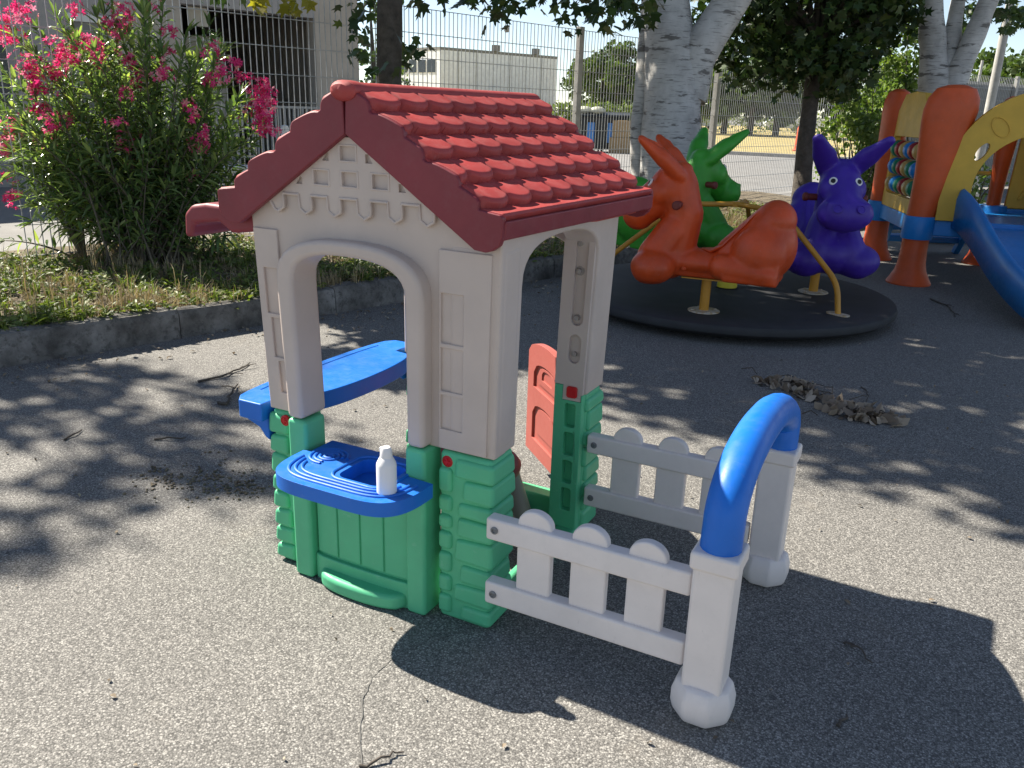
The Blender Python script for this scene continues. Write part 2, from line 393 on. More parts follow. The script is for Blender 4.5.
def stone_pillar(x0, x1, y0, y1, ox, oy, seed):
    """ox, oy: which outer corner (sign) carries the wrapped stones"""
    rng = random.Random(seed); m = MB()
    m.box(x0+0.004, x1-0.004, y0+0.004, y1-0.004, 0, ZG)
    z = 0.012; w = x1-x0; d = y1-y0; i = 0
    while z < ZG-0.05:
        h = rng.uniform(0.052, 0.082); h = min(h, ZG-0.012-z)
        if ZG-0.012-z-h < 0.03: h = ZG-0.012-z
        f = rng.uniform(0.52, 0.70)
        p = 0.009
        xs = (x1-w*f, x1+p) if ox > 0 else (x0-p, x0+w*f)
        ys = (y0-p, y1-0.01+rng.uniform(-.01, .012)) if oy < 0 else (y0+0.01+rng.uniform(-.012, .01), y1+p)
        b0 = len(m.v); m.box(xs[0], xs[1], ys[0], ys[1], z, z+h-0.005, taper=0.003)
        t1, t2 = rng.uniform(-.006, .006), rng.uniform(-.006, .006)
        for i in range(b0, b0+8):
            vx, vy, vz = m.v[i]; m.v[i] = (vx, vy, max(0.004, vz+(t1 if vx > (xs[0]+xs[1])/2 else t2)*(1 if i-b0 > 3 else -.3)))
        z += h; i += 1
    z = 0.02
    while z < ZG-0.11:
        h = rng.uniform(0.045, 0.095)
        xs = (x0+0.004, x1-w*0.72) if ox > 0 else (x0+w*0.72, x1-0.004)
        ys = (y0-0.008, y0+0.02) if oy < 0 else (y1-0.02, y1+0.008)
        m.box(xs[0], xs[1], ys[0], ys[1], z, z+h-0.009)
        z += h
    return m.build('stone_pillar', M['green'], ph, bevel=0.016, seg=4)
PX = -0.80
stone_pillar(-0.172, 0.004, -0.012, 0.125, 1, -1, 4)
stone_pillar(PX, -0.69, 0.0, 0.125, -1, -1, 8)
stone_pillar(-0.112, 0.0, 0.655, 0.80, 1, 1, 15)
stone_pillar(PX, -0.72, 0.745, 0.80, -1, 1, 23)

# base bars on the ground
m = MB(); m.box(-0.075, -0.004, 0.10, 0.67, 0.0, 0.035); m.build('side_floor_bar', M['green'], ph, bevel=0.006)
MB().box(-0.72, -0.11, 0.70, 0.775, 0.0, 0.10).build('back_threshold', M['green'], ph, bevel=0.010, seg=3)
MB().box(PX+0.005, PX+0.075, 0.12, 0.68, 0.0, 0.04).build('side_floor_bar', M['green'], ph, bevel=0.006)
# inner lining of the back right pillar with its ladder of pockets
pocket = [rrect(-0.068, -0.030, 0.10+0.105*k, 0.185+0.105*k, 0.006, 2) for k in range(4)]
MB().prism([(-0.110, 0.03), (-0.006, 0.03), (-0.006, ZG+0.002), (-0.012, ZG+0.002), (-0.012, 0.512), (-0.078, 0.512), (-0.078, ZG+0.03), (-0.110, ZG+0.03)], 0.632, 0.662, 'y', pocket[:4]).build('pillar_lining', M['green'], ph, bevel=0.003)

# green front: stiles, planked panel, sill step
for xa, xb in ((-0.692, -0.620), (-0.262, -0.194)):
    MB().box(xa, xb, -0.046, 0.05, 0.0, ZG+0.002).build('front_stile', M['green'], ph, bevel=0.013, seg=4)
m = MB()
N = 14
def bow(x, d): return -d*sup((x+0.43)/0.19, 2.2)
def bowed(x0, x1, z0, z1, base, depth, back=0.03, n=12):
    poly = [(x0+(x1-x0)*i/n, base+bow(x0+(x1-x0)*i/n, depth)) for i in range(n+1)]
    return poly + [(x1, back), (x0, back)]
m.prism(bowed(-0.62, -0.26, 0, 0, -0.012, 0.012), 0.0, 0.37, 'z')
m.prism(bowed(-0.62, -0.26, 0, 0, -0.026, 0.014), 0.0, 0.088, 'z')
m.prism(bowed(-0.62, -0.26, 0, 0, -0.026, 0.014), 0.345, 0.368, 'z')
m.build('front_panel', M['green'], ph, bevel=0.005)
for k in range(4):
    w = 0.350/4; x0 = -0.614+k*w
    MB().prism(bowed(x0+0.003, x0+w-0.003, 0, 0, -0.018, 0.012, n=4), 0.096, 0.372, 'z').build('plank', M['green'], ph, bevel=0.004)
m = MB(); m.prism([(-0.594+0.33*i/16, -0.028-0.058*sup((i/8-1), 2.4)) for i in range(17)] + [(-0.264, 0.0), (-0.594, 0.0)], 0.0, 0.052, 'z')
m.build('sill_step', M['green'], ph, bevel=0.016, seg=3)

# ---- beige walls
def arch(xc, hw, z0, rise, k=2.6, n=18):
    return [(xc+hw*t, z0+rise*sup(t, k)) for t in [math.sin(PI/2*(2*i/n-1)) for i in range(n+1)]]
XC = -0.444; HW = 0.188
inner = arch(XC, HW+0.03, 0.965, 0.105)
AP = (-0.44, 1.455)
wall = [(PX, ZG), (PX, 1.165), AP, (0.004, 1.160), (0.004, ZG), (XC+HW+0.03, ZG)] + inner[::-1] + [(XC-HW-0.03, ZG)]
MB().prism(wall, 0.0, 0.07, 'y').build('front_wall', M['beige'], ph, bevel=0.008, seg=3, xf=flare)
# raised window surround
out = arch(XC, HW+0.058, 0.955, 0.140); inn = arch(XC, HW, 0.955, 0.098)
MB().prism([(XC-HW-0.058, ZG+0.004)] + out + [(XC+HW+0.058, ZG+0.004), (XC+HW, ZG+0.004)] + inn[::-1] + [(XC-HW, ZG+0.004)], -0.046, 0.072, 'y').build('window_surround', M['beige'], ph, bevel=0.016, seg=4, xf=flare)
# gable relief: a thin skin with square lights, small triangles and a battlement edge
low = [(-0.795, 1.150), (-0.722, 1.198)]
cx0 = -0.6375; st = 0.0965
vy = 1.155
low += [(cx0-st/2-0.012, 1.160), (cx0-st/2, vy)]
for k in range(6):
    c = cx0+k*st
    low += [(c-st/2+0.020, 1.168), (c-0.027, 1.182), (c-0.027, 1.206), (c+0.027, 1.206), (c+0.027, 1.182), (c+st/2-0.020, 1.168), (c+st/2, vy)]
low = [p for p in low if p[0] < -0.075] + [(-0.075, 1.160), (-0.06, 1.198), (0.0, 1.158)]
gab = low + [AP]
def sq(cx, cz, h=0.0235): return [(cx-h, cz-h*0.78), (cx+h, cz-h*0.78), (cx+h, cz+h*0.78), (cx-h, cz+h*0.78)]
holes = [sq(-0.442, 1.324), sq(-0.532, 1.257), sq(-0.440, 1.257), sq(-0.344, 1.257), sq(-0.444, 1.372, 0.009)]
holes += [[(-0.525, 1.302), (-0.503, 1.302), (-0.503, 1.322), (-0.510, 1.327)], [(-0.387, 1.302), (-0.365, 1.302), (-0.377, 1.325), (-0.387, 1.325)],
          [(-0.618, 1.235), (-0.596, 1.235), (-0.596, 1.252), (-0.602, 1.256)], [(-0.288, 1.235), (-0.266, 1.235), (-0.278, 1.256), (-0.288, 1.256)]]
MB().prism(gab, -0.0095, 0.01, 'y', holes).build('gable_relief', M['beige'], ph, bevel=0.0035, seg=2, xf=flare)
m = MB()
m.tube([(x, -0.0100, z) for x, z in low if -0.73 < x < -0.10], 0.0045, n=8)
m.build('battlement_rib', M['beige'], ph, xf=flare)
# raised rim round the lights
for h in holes[:4]:
    cx = sum(p[0] for p in h)/4; cz = sum(p[1] for p in h)/4
    MB().prism(sq(cx, cz, 0.030), -0.0112, 0.004, 'y', [sq(cx, cz, 0.0232)]).build('gable_light_rim', M['beige'], ph, bevel=0.002, xf=flare)
# side strips with three sunk bricks each
for xa, xb, ra, rb in ((-0.172, -0.02, -0.166, -0.098), (-0.79, -0.703, -0.752, -0.712)):
    hs = [[(ra, z0), (rb, z0), (rb, z1), (ra, z1)] for z0, z1 in ((0.60, 0.70), (0.712, 0.835), (0.848, 0.985))]
    if xb < -0.5: hs = [[(ra+(0.012-0.012*i), h[0][1]), (rb, h[0][1]), (rb, h[2][1]), (ra+(0.012-0.012*i), h[2][1])] for i, h in enumerate(hs)]
    MB().prism([(xa, ZG+0.006), (xb, ZG+0.006), (xb, 1.10), (xa, 1.10)], -0.008, 0.012, 'y', hs).build('brick_relief', M['beige'], ph, bevel=0.003, xf=flare)
# right-hand wall: two posts and an arched head
def side_wall(xa, xb, y0, y1, name='side_wall'):
    yc, hw = (y0+y1)/2, (y1-y0)/2
    a = arch(yc, hw, 1.0, 0.115, 2.6)
    poly = [(0.004, ZG), (0.004, 1.165), (0.796, 1.165), (0.796, ZG), (y1, ZG)] + a[::-1] + [(y0, ZG)]
    return MB().prism(poly, xa, xb, 'x').build(name, M['beige'], ph, bevel=0.010, seg=3, xf=flare)
side_wall(-0.11, 0.003, 0.125, 0.645)
side_wall(PX-0.002, PX+0.06, 0.11, 0.755)
# deep return of the near right corner post
MB().box(-0.16, 0.0055, -0.003, 0.122, ZG+0.001, 1.13).build('corner_post', M['beige'], ph, bevel=0.034, seg=6, xf=flare)
# back wall
inner = arch(-0.42, 0.30, 0.96, 0.105)
MB().prism([(PX, ZG), (PX, 1.165), AP, (0.0, 1.160), (0.0, ZG), (-0.12, ZG)] + inner[::-1] + [(-0.72, ZG)], 0.735, 0.803, 'y').build('back_wall', M['beige'], ph, bevel=0.008, seg=3, xf=flare)
# hollow inside of the back right post: pale liner with slots, bolts showing
slots = [rrect(-0.068, -0.026, 0.775, 1.065, 0.0205, 6), rrect(-0.068, -0.026, 0.645, 0.745, 0.0205, 6)]
MB().prism([(-0.110, ZG+0.032), (-0.0775, ZG+0.032), (-0.0775, 0.514), (-0.0125, 0.514), (-0.0125, ZG+0.003), (-0.006, ZG+0.003), (-0.006, 1.14), (-0.110, 1.14)], 0.630, 0.70, 'y', slots).build('post_liner', M['beige'], ph, bevel=0.004, xf=flare)
MB().box(-0.105, -0.012, 0.664, 0.735, ZG+0.01, 1.13).build('post_core', M['dkbeige'], ph, xf=flare)
for z in (0.675, 0.80, 0.955, 1.045):
    MB().lathe([(0.016, 0), (0.016, 0.012), (0.009, 0.014), (0.009, 0.026), (0.0, 0.028)], n=10).build('bolt', M['dkbeige'], ph, world=False).matrix_basis = Matrix.Translation((0.4-0.047, 0.262, z)) @ Matrix.Rotation(R(90), 4, 'X')
b = MB().prism(rrect(-0.062, -0.024, 0.525, 0.565, 0.008, 3), 0.622, 0.64, 'y').build('red_button', M['redbtn'], ph, bevel=0.003)
for bx, bz in ((-0.142, 0.505), (-0.735, 0.507)):
    m = MB(); m.lathe([(0.0175, 0), (0.0175, 0.006), (0.013, 0.010), (0.0125, 0.008), (0.0, 0.008)], n=20)
    m.box(-0.010, 0.010, -0.0025, 0.0025, 0.007, 0.0105); m.box(-0.0024, 0.0024, -0.0098, 0.0098, 0.0072, 0.0107)
    m.build('red_button', M['redbtn'], ph, world=False).matrix_basis = Matrix.Translation((bx+0.4, -0.4-0.002, bz)) @ Matrix.Rotation(R(90), 4, 'X')

# ---- roof
RX0, RX1 = -0.436, -0.385      # ridge x at the front and at the back
RY0, RY1, RZ = -0.038, 0.930, 1.482
SL, AL = 0.548, R(34.1)
TW = (RY1-RY0)/8.0; RL = 0.0985
def tile_h(s, t):
    """height of the moulded tiles above the roof skin"""
    for k in range(6):
        u = (t/TW + (0.5 if k % 2 else 0.0)) % 1.0
        q = abs(2*u-1)
        e = RL*(k+1) - 0.016 + 0.025*(1-q**2.4)
        if s <= e and k < 5:
            e0 = e-RL
            f = min(1.0, max(0.0, (s-e0)/RL))
            h = 0.003 + 0.030*f**0.5 + 0.004*(1-q*q)
            if f > 0.82: h -= 0.011*((f-0.82)/0.18)**2
            if q > 0.82: h -= 0.016*((q-0.82)/0.18)**1.5*f
            return h
    return max(0.0, s-0.472)*0.50
def roof_slope(side):
    ns, ntt = 210, 256; vs = []; fs = []
    n = (math.sin(AL)*side, math.cos(AL)); d = (math.cos(AL)*side, -math.sin(AL))
    def P(s, t, h):
        y = RY0+t; x = RX0+(RX1-RX0)*t/(RY1-RY0)
        return (x+d[0]*s+n[0]*h, y, RZ+d[1]*s+n[1]*h)
    T = RY1-RY0
    for i in range(ns+1):
        s = SL*i/ns
        for j in range(ntt+1):
            t = T*j/ntt
            h = tile_h(s, min(t, T-1e-4))
            if j == 0 or j == ntt: h -= 0.003
            if s > SL-0.008: h -= (s-SL+0.008)*0.9
            vs.append(P(s, t, h))
    W = ntt+1
    for i in range(ns):
        for j in range(ntt): fs.append((i*W+j, i*W+j+1, (i+1)*W+j+1, (i+1)*W+j))
    # skirts: rake boards and fascia, then the underside
    dep = 0.083
    base = len(vs); rim = [i*W for i in range(ns+1)] + [ns*W+j for j in range(1, ntt+1)] + [i*W+ntt for i in range(ns-1, -1, -1)]
    for idx in rim:
        i, j = divmod(idx, W); s, t = SL*i/ns, T*j/ntt
        drop = min(dep, 0.0 + dep)
        x, y, z = P(s, t, 0.0)
        k = s/SL
        vs.append((x-n[0]*drop*(1-0.25*k)*1.0, y, z-n[1]*drop*(1-0.25*k)*1.0 - 0.0))
    L = len(rim)
    for a in range(L-1): fs.append((rim[a], rim[a+1], base+a+1, base+a))
    # inner lip and recessed ceiling
    ib = len(vs)
    for idx in rim:
        i, j = divmod(idx, W); s, t = SL*i/ns, T*j/ntt
        s2 = min(max(s, 0), SL-0.030); t2 = min(max(t, 0.030), T-0.030)
        k = s/SL
        vs.append(P(s2, t2, -dep*(1-0.25*k)))
    for a in range(L-1): fs.append((base+a, base+a+1, ib+a+1, ib+a))
    ic = len(vs)
    for idx in rim:
        i, j = divmod(idx, W); s, t = SL*i/ns, T*j/ntt
        vs.append(P(min(s, SL-0.030), min(max(t, 0.030), T-0.030), -0.022))
    for a in range(L-1): fs.append((ib+a, ib+a+1, ic+a+1, ic+a))
    fs.append(tuple(ic+a for a in range(L)))
    mm = MB(); mm.v = vs; mm.f = fs
    return mm.build('roof_slope', M['roof'], ph, smooth=38)
roof_r = roof_slope(1); roof_l = roof_slope(-1)
# ridge cap with a rounded front knuckle
m = MB(); pth = []; rad = []
for i in range(31):
    f = i/30; y = RY0-0.012 + (RY1-RY0+0.012)*f
    pth.append((RX0+(RX1-RX0)*f, y, RZ-0.002)); rad.append(0.042 if f < 0.05 else 0.036)
m.tube([(RX0, RY0-0.030, RZ-0.006), (RX0, RY0-0.024, RZ-0.004)]+pth, [0.012, 0.030]+rad, n=20, flat=0.62)
m.build('ridge_cap', M['roof'], ph)
# maroon barge boards closing the two gable ends just inside the tile edge
for yy, t in ((RY0-0.010, 0.0), (RY1-0.012, 1.0)):
    rx = RX0+(RX1-RX0)*t; ca, sa = math.cos(AL), math.sin(AL); off = 0.090
    for sgn in (1, -1):
        pts = []
        for i in range(60):
            s = SL*i/59; h = tile_h(s, 0.004 if t == 0 else RY1-RY0-0.004)-0.004
            if s > SL-0.008: h -= 0.006
            pts.append((rx+sgn*(ca*s+sa*h)+sgn*0.0005, RZ-sa*s+ca*h))
        low = [(rx+sgn*(ca*SL+0.016), RZ-sa*SL-0.026), (rx+sgn*(ca*SL+0.008), RZ-sa*SL-0.046), (rx+sgn*(ca*SL-0.010), RZ-sa*SL-0.060), (rx+sgn*(ca*SL-0.030), RZ-sa*SL-0.066), (rx+sgn*(ca*SL-sa*off-0.012), RZ-sa*SL-ca*off+0.012), (rx+sgn*0.0005, RZ-off/ca)]
        MB().prism(pts+low, yy, yy+0.022, 'y').build('barge_board', M['maroon'], ph, bevel=0.004)
# eave fascia
for sgn in (1, -1):
    m = MB(); vs = []
    ca, sa = math.cos(AL), math.sin(AL)
    for t in (0.0, 1.0):
        rx = RX0+(RX1-RX0)*t; y = RY0+0.002 if t == 0 else RY1-0.002
        ex, ez = rx+sgn*ca*SL, RZ-sa*SL
        for du, dw in ((0.022, 0.014), (0.016, -0.034), (-0.010, -0.036), (-0.010, 0.010)):
            vs.append((ex+sgn*du, y, ez+dw))
    m.add(vs, [(0, 1, 2, 3), (7, 6, 5, 4)] + [(i, (i+1) % 4, 4+(i+1) % 4, 4+i) for i in range(4)])
    m.build('eave_fascia', M['maroon'], ph, bevel=0.005, seg=3)

# ---- awning on the left wall
prof = [(-0.80, 1.085), (-0.80, 1.148), (-1.00, 1.152), (-1.06, 1.143), (-1.092, 1.115), (-1.098, 1.040), (-1.066, 1.046), (-1.052, 1.088), (-0.95, 1.100), (-0.90, 1.070)]
MB().prism(prof, -0.012, 0.78, 'y').build('side_awning', M['maroon'], ph, bevel=0.014, seg=4)

# ---- blue sink tray in the front window
def tray_outline(g=0.0):
    pts = [(-0.600+g, 0.052-g)]
    pts += [(-0.600+g, -0.048+0*g)] if g == 0 else []
    n = 40
    left = Vector((-0.655, -0.050)); right = Vector((-0.150, -0.050))
    for i in range(n+1):
        a = PI + PI*i/n
        cx, hw = -0.392, 0.232-g
        x = cx + hw*(abs(math.cos(a))**0.42)*(1 if math.cos(a) > 0 else -1)
        y = -0.055 - (0.190-g)*(abs(math.sin(a))**0.62)
        pts.append((x, y))
    pts += [(-0.260-g, -0.048)] if g == 0 else []
    pts += [(-0.260-g, 0.052-g)]
    return pts
basin = rrect(-0.425, -0.272, -0.150, -0.004, 0.03, 5)
TZ = 0.450
MB().prism(tray_outline(), TZ-0.042, TZ, 'z', [basin]).build('sink_tray', M['blue'], ph, bevel=0.014, seg=4)
m = MB(); m.prism(rrect(-0.432, -0.265, -0.157, 0.003, 0.034, 5), TZ-0.072, TZ-0.043, 'z')
m.build('sink_basin', M['blue'], ph, bevel=0.004)
m = MB()
for i, g in enumerate((0.030, 0.046, 0.062)):
    o = [p for p in tray_outline(g) if p[1] < -0.075-0.02*i and p[0] < -0.19]
    m.tube([(x, y, TZ+0.0005) for x, y in o], 0.0052, n=8)
for r in (0.014, 0.029, 0.044, 0.059):
    a0, a1 = (-20, 340) if r < 0.03 else (10, 285) 
    m.tube([(-0.525+r*math.cos(R(a)), -0.055+r*0.92*math.sin(R(a)), TZ+0.0005) for a in range(a0, a1+1, 15)], 0.0052, n=8)
o = rrect(-0.445, -0.252, -0.168, 0.012, 0.045, 6)
m.tube([(x, y, TZ+0.0005) for x, y in o+o[:1]], 0.0055, n=8)
m.build('tray_relief', M['blue'], ph)

# ---- blue counter along the left opening
co = []
for i in range(25):
    t = i/24; y = -0.028+0.853*t
    co.append((-0.905-0.055*sup(2*t-1, 2.5), y))
ci = [(-0.735+0.055*sup(2*i/16-1, 2.0)-0.02, 0.13+0.56*i/16) for i in range(17)]
poly = co + [(PX-0.012, 0.825), (PX-0.012, 0.70), (-0.76, 0.69)] + ci[::-1] + [(-0.76, 0.115), (PX-0.012, 0.10), (PX-0.012, -0.028)]
MB().prism(poly, 0.492, 0.552, 'z').build('side_counter', M['blue'], ph, bevel=0.020, seg=4)
for y in (0.0, 0.74):
    m = MB(); m.prism([(PX-0.012, 0.50), (-0.93, 0.50), (-0.90, 0.475), (-0.852, 0.458), (-0.83, 0.43), (PX-0.012, 0.42)], y, y+0.05, 'y'); m.build('counter_bracket', M['blue'], ph, bevel=0.006)
m = MB(); o = [(x+0.035, y) for x, y in co[3:-3]]
m.tube([(x, y, 0.5515) for x, y in o], 0.003, n=6)
m.build('counter_relief', M['blue'], ph)

# ---- half door, swung outward behind the back opening
dw, dh = 0.40, 0.475
def dtop(u): return dh-0.055+0.055*sup(2*u-1, 2.0)
outl = [(0, 0.0), (dw, 0.0)] + [(dw*(1-i/14), dtop(1-i/14)) for i in range(15)]
h1 = [(0.065, 0.285), (dw-0.065, 0.285)] + [(dw-0.065-(dw-0.13)*i/10, 0.345+0.05*sup(2*i/10-1, 2.2)) for i in range(11)]
h2 = [(0.065, 0.065), (dw-0.065, 0.065)] + [(dw-0.065-(dw-0.13)*i/10, 0.175+0.05*sup(2*i/10-1, 2.2)) for i in range(11)]
door = MB().prism(outl, -0.014, 0.014, 'y', [h1, h2]).build('half_door', M['salmon'], ph, bevel=0.007, seg=3, world=False)
def inset(h, k): 
    cx = sum(p[0] for p in h)/len(h); cz = sum(p[1] for p in h)/len(h)
    return [(cx+(x-cx)*k, cz+(z-cz)*k) for x, z in h]
m = MB(); m.prism([(x, z) for x, z in inset(h1, 1.04)], -0.004, 0.004, 'y'); m.prism(inset(h2, 1.04), -0.004, 0.004, 'y')
m.prism(inset(h1, 0.70), -0.010, 0.010, 'y', [inset(h1, 0.40)])
m.prism(inset(h2, 0.72), -0.010, 0.010, 'y')
m.build('door_panel', M['salmon'], door, bevel=0.003, world=False)
door.matrix_basis = Matrix.Translation((0.4-0.135, 0.4+0.018, 0.105)) @ Matrix.Rotation(R(136), 4, 'Z')

# ---- white porch fence, posts and the blue arch
def fence_panel(y, dy):
    x0, x1 = 0.012, 0.585
    p = thing('fence_panel', None, None); p.parent = ph
    for z0, z1 in ((0.128, 0.198), (0.328, 0.394)):
        MB().box(x0, x1, y-0.022, y+0.022, z0, z1).build('rail', M['white'], p, bevel=0.008, seg=3)
    for c in (0.153, 0.311, 0.467):
        w = 0.050
        prof = [(c-w, 0.15), (c+w, 0.15), (c+w, 0.395)] + [(c+w*math.cos(PI*i/14), 0.397+0.042*math.sin(PI*i/14)) for i in range(15)] + [(c-w, 0.395)]
        MB().prism(prof, y-0.014+dy, y+0.014+dy, 'y').build('picket', M['white'], p, bevel=0.006, seg=3)
    for z in (0.163, 0.362):
        MB().lathe([(0.011, 0), (0.011, 0.003), (0.006, 0.005), (0.0055, 0.002), (0, 0.002)], n=12).build('bolt', M['steel'], p, world=False).matrix_basis = Matrix.Translation((0.4+0.040, y-0.4-0.0225, z)) @ Matrix.Rotation(R(90), 4, 'X')
    return p
YN, YF = -0.036, 0.672
fence_panel(YN, 0.004); fence_panel(YF, 0.004)
def porch_post(x, y):
    m = MB(); h = 0.050
    m.box(x-h, x+h, y-h, y+h, 0.085, 0.43, taper=-0.001)
    p = m.build('porch_post', M['white'], ph, bevel=0.010, seg=3)
    MB().lathe([(0.0, 0.0), (0.070, 0.0), (0.078, 0.012), (0.083, 0.030), (0.083, 0.062), (0.074, 0.092), (0.066, 0.100), (0.0, 0.100)], (x, y, 0), 8, a0=PI/8).build('post_foot', M['white'], p, bevel=0.008, seg=3)
    MB().box(x-h-0.009, x+h+0.009, y-h-0.009, y+h+0.009, 0.424, 0.472).build('post_cap', M['white'], p, bevel=0.010, seg=3)
    return p
PXO = 0.640; YP0, YP1 = -0.034, 0.712
porch_post(PXO, YP0); porch_post(PXO, YP1)
m = MB(); pth = []
yc, hw = (YP0+YP1)/2, (YP1-YP0)/2
pth = [(PXO, YP0, 0.462), (PXO, YP0, 0.50), (PXO, YP0+0.004, 0.535)]
for i in range(1, 24):
    a = PI*i/24
    pth.append((PXO, yc-hw*math.cos(a), 0.525+0.146*math.sin(a)**0.85*(1+0.14*math.cos(a))))
pth += [(PXO, YP1-0.004, 0.535), (PXO, YP1, 0.50), (PXO, YP1, 0.462)]
def octa(path, r):
    return MB().tube(path, r, n=16, up=(1, 0, 0))
octa(pth, 0.050).build('porch_arch', M['blue'], ph)
# ================================================================== SMALL THINGS ON AND IN THE HOUSE
t = thing('squeeze_bottle', 'small white plastic squeeze bottle standing on the blue sink tray', 'bottle', (-0.237, -0.165, TZ))
m = MB(); m.lathe([(0.024, 0), (0.0275, 0.004), (0.0275, 0.082), (0.026, 0.089), (0.019, 0.103), (0.0150, 0.107), (0, 0.108)], n=24)
m.build('bottle_body', M['bottle'], t, world=False)
m = MB(); m.lathe([(0.0165, 0.102), (0.0170, 0.106), (0.0155, 0.124), (0.012, 0.134), (0.0, 0.135)], n=20)
m.box(-0.019, -0.004, -0.006, 0.006, 0.120, 0.131)
m.build('bottle_cap', M['bottle'], t, world=False, bevel=0.002)

t = thing('toy_stool', 'small maroon topped stool with beige splayed legs inside the playhouse', 'stool', (-0.37, 0.53, 0))
m = MB(); m.lathe([(0.0, 0.215), (0.155, 0.215), (0.172, 0.228), (0.175, 0.248), (0.165, 0.262), (0.12, 0.266), (0, 0.266)], n=28)
m.build('seat', M['maroon'], t, world=False, bevel=0.0)
for sx, sy in ((1, -1), (1, 1), (-1, -1), (-1, 1)):
    m = MB(); m.tube([(0.105*sx, 0.105*sy*0.9, 0.225), (0.125*sx, 0.118*sy, 0.11), (0.150*sx, 0.135*sy, 0.0)], [0.024, 0.031, 0.036], n=14)
    m.build('leg', M['dkbeige'], t, world=False)

# ================================================================== CAROUSEL
CC = Vector((-0.50, 4.78, 0.0)); CR = 1.26
car = thing('carousel', 'black rubber floored carousel with red, green and blue donkey seats and yellow handrail', 'carousel', CC)
m = MB(); m.lathe([(0.0, 0.035), (1.10, 0.035), (1.21, 0.045), (1.255, 0.075), (CR, 0.10), (1.25, 0.125), (1.225, 0.138), (1.0, 0.142), (0.0, 0.146)], n=96)
m.build('turntable', M['rubber'], car, world=False)
m = MB(); m.lathe([(0.0, 0.0), (0.34, 0.0), (0.34, 0.04), (0.0, 0.04)], n=32); m.build('pivot_base', M['steel'], car, world=False)
m = MB(); m.lathe([(0.085, 0.140), (0.088, 0.152), (0.080, 0.154), (0, 0.154)], n=24); m.build('hub_collar', M['black'], car, world=False)
m = MB(); m.lathe([(0.078, 0.153), (0.078, 0.180), (0.066, 0.212), (0.042, 0.236), (0.0, 0.242)], n=24); m.build('hub_dome', M['yellow_ball'], car, world=False)
# handrail: three bent tubes meeting over the hub
HZ = 0.80
m = MB()
def bend(pts, n=6, r=0.10):
    out = [Vector(pts[0])]
    for a, b, c in zip(pts, pts[1:], pts[2:]):
        a, b, c = Vector(a), Vector(b), Vector(c); d1 = (a-b).normalized(); d2 = (c-b).normalized()
        k = min(r, (a-b).length*0.45, (c-b).length*0.45); p, q = b+d1*k, b+d2*k
        for i in range(n+1):
            f = i/n; out.append(p.lerp(b, f).lerp(b.lerp(q, f), f))
    out.append(Vector(pts[-1])); return out
FEET = (-28, 92, 212)
for a in FEET:
    c, s = math.cos(R(a)), math.sin(R(a))
    m.tube(bend([(0.03*c, 0.03*s, HZ), (0.44*c, 0.44*s, HZ-0.01), (0.98*c, 0.98*s, 0.36), (1.02*c, 1.02*s, 0.146)]), 0.020, n=12)
m.tube([(0, 0, HZ-0.02), (0, 0, HZ+0.02)], 0.035, n=14)
hr = m.build('handrail', M['yellow_steel'], car, world=False)
for a in FEET:
    c, s = math.cos(R(a)), math.sin(R(a))
    m = MB(); m.prism([(1.02*c+x*c-y*s, 1.02*s+x*s+y*c) for x, y in rrect(-0.085, 0.085, -0.04, 0.04, 0.035, 5)], 0.1435, 0.152, 'z')
    m.build('foot_plate', M['plate'], hr, world=False)

def remesh(parts, voxel=0.016, smooth=8):
    """parts: MB closed shells -> one continuous moulded skin"""
    me = bpy.data.meshes.new('shell'); me.from_pydata([tuple(v) for v in parts.v], [], parts.f); me.update()
    bm = bmesh.new(); bm.from_mesh(me); bmesh.ops.recalc_face_normals(bm, faces=bm.faces); bm.to_mesh(me); bm.free()
    o = bpy.data.objects.new('shell', me); COL.objects.link(o)
    r = o.modifiers.new('r', 'REMESH'); r.mode = 'VOXEL'; r.voxel_size = voxel
    s = o.modifiers.new('s', 'SMOOTH'); s.iterations = smooth; s.factor = 0.5
    dg = bpy.context.evaluated_depsgraph_get(); out = bpy.data.meshes.new_from_object(o.evaluated_get(dg))
    bpy.data.objects.remove(o); bpy.data.meshes.remove(me); out.shade_smooth(); return out

def capsule(m, a, b, ra, rb, n=8, flat=1.0, up=None, nu=14):
    a, b = Vector(a), Vector(b); d = (b-a); L = d.length; u = d.normalized(); pts = []; rad = []
    for i in range(5):
        th = PI/2*(1-i/4); pts.append(a-u*ra*math.sin(th)); rad.append(max(0.002, ra*math.cos(th)))
    for i in range(1, n): pts.append(a+d*i/n); rad.append(ra+(rb-ra)*i/n)
    for i in range(5):
        th = PI/2*i/4; pts.append(b+u*rb*math.sin(th)); rad.append(max(0.002, rb*math.cos(th)))
    m.tube(pts, rad, n=nu, flat=flat, up=up)

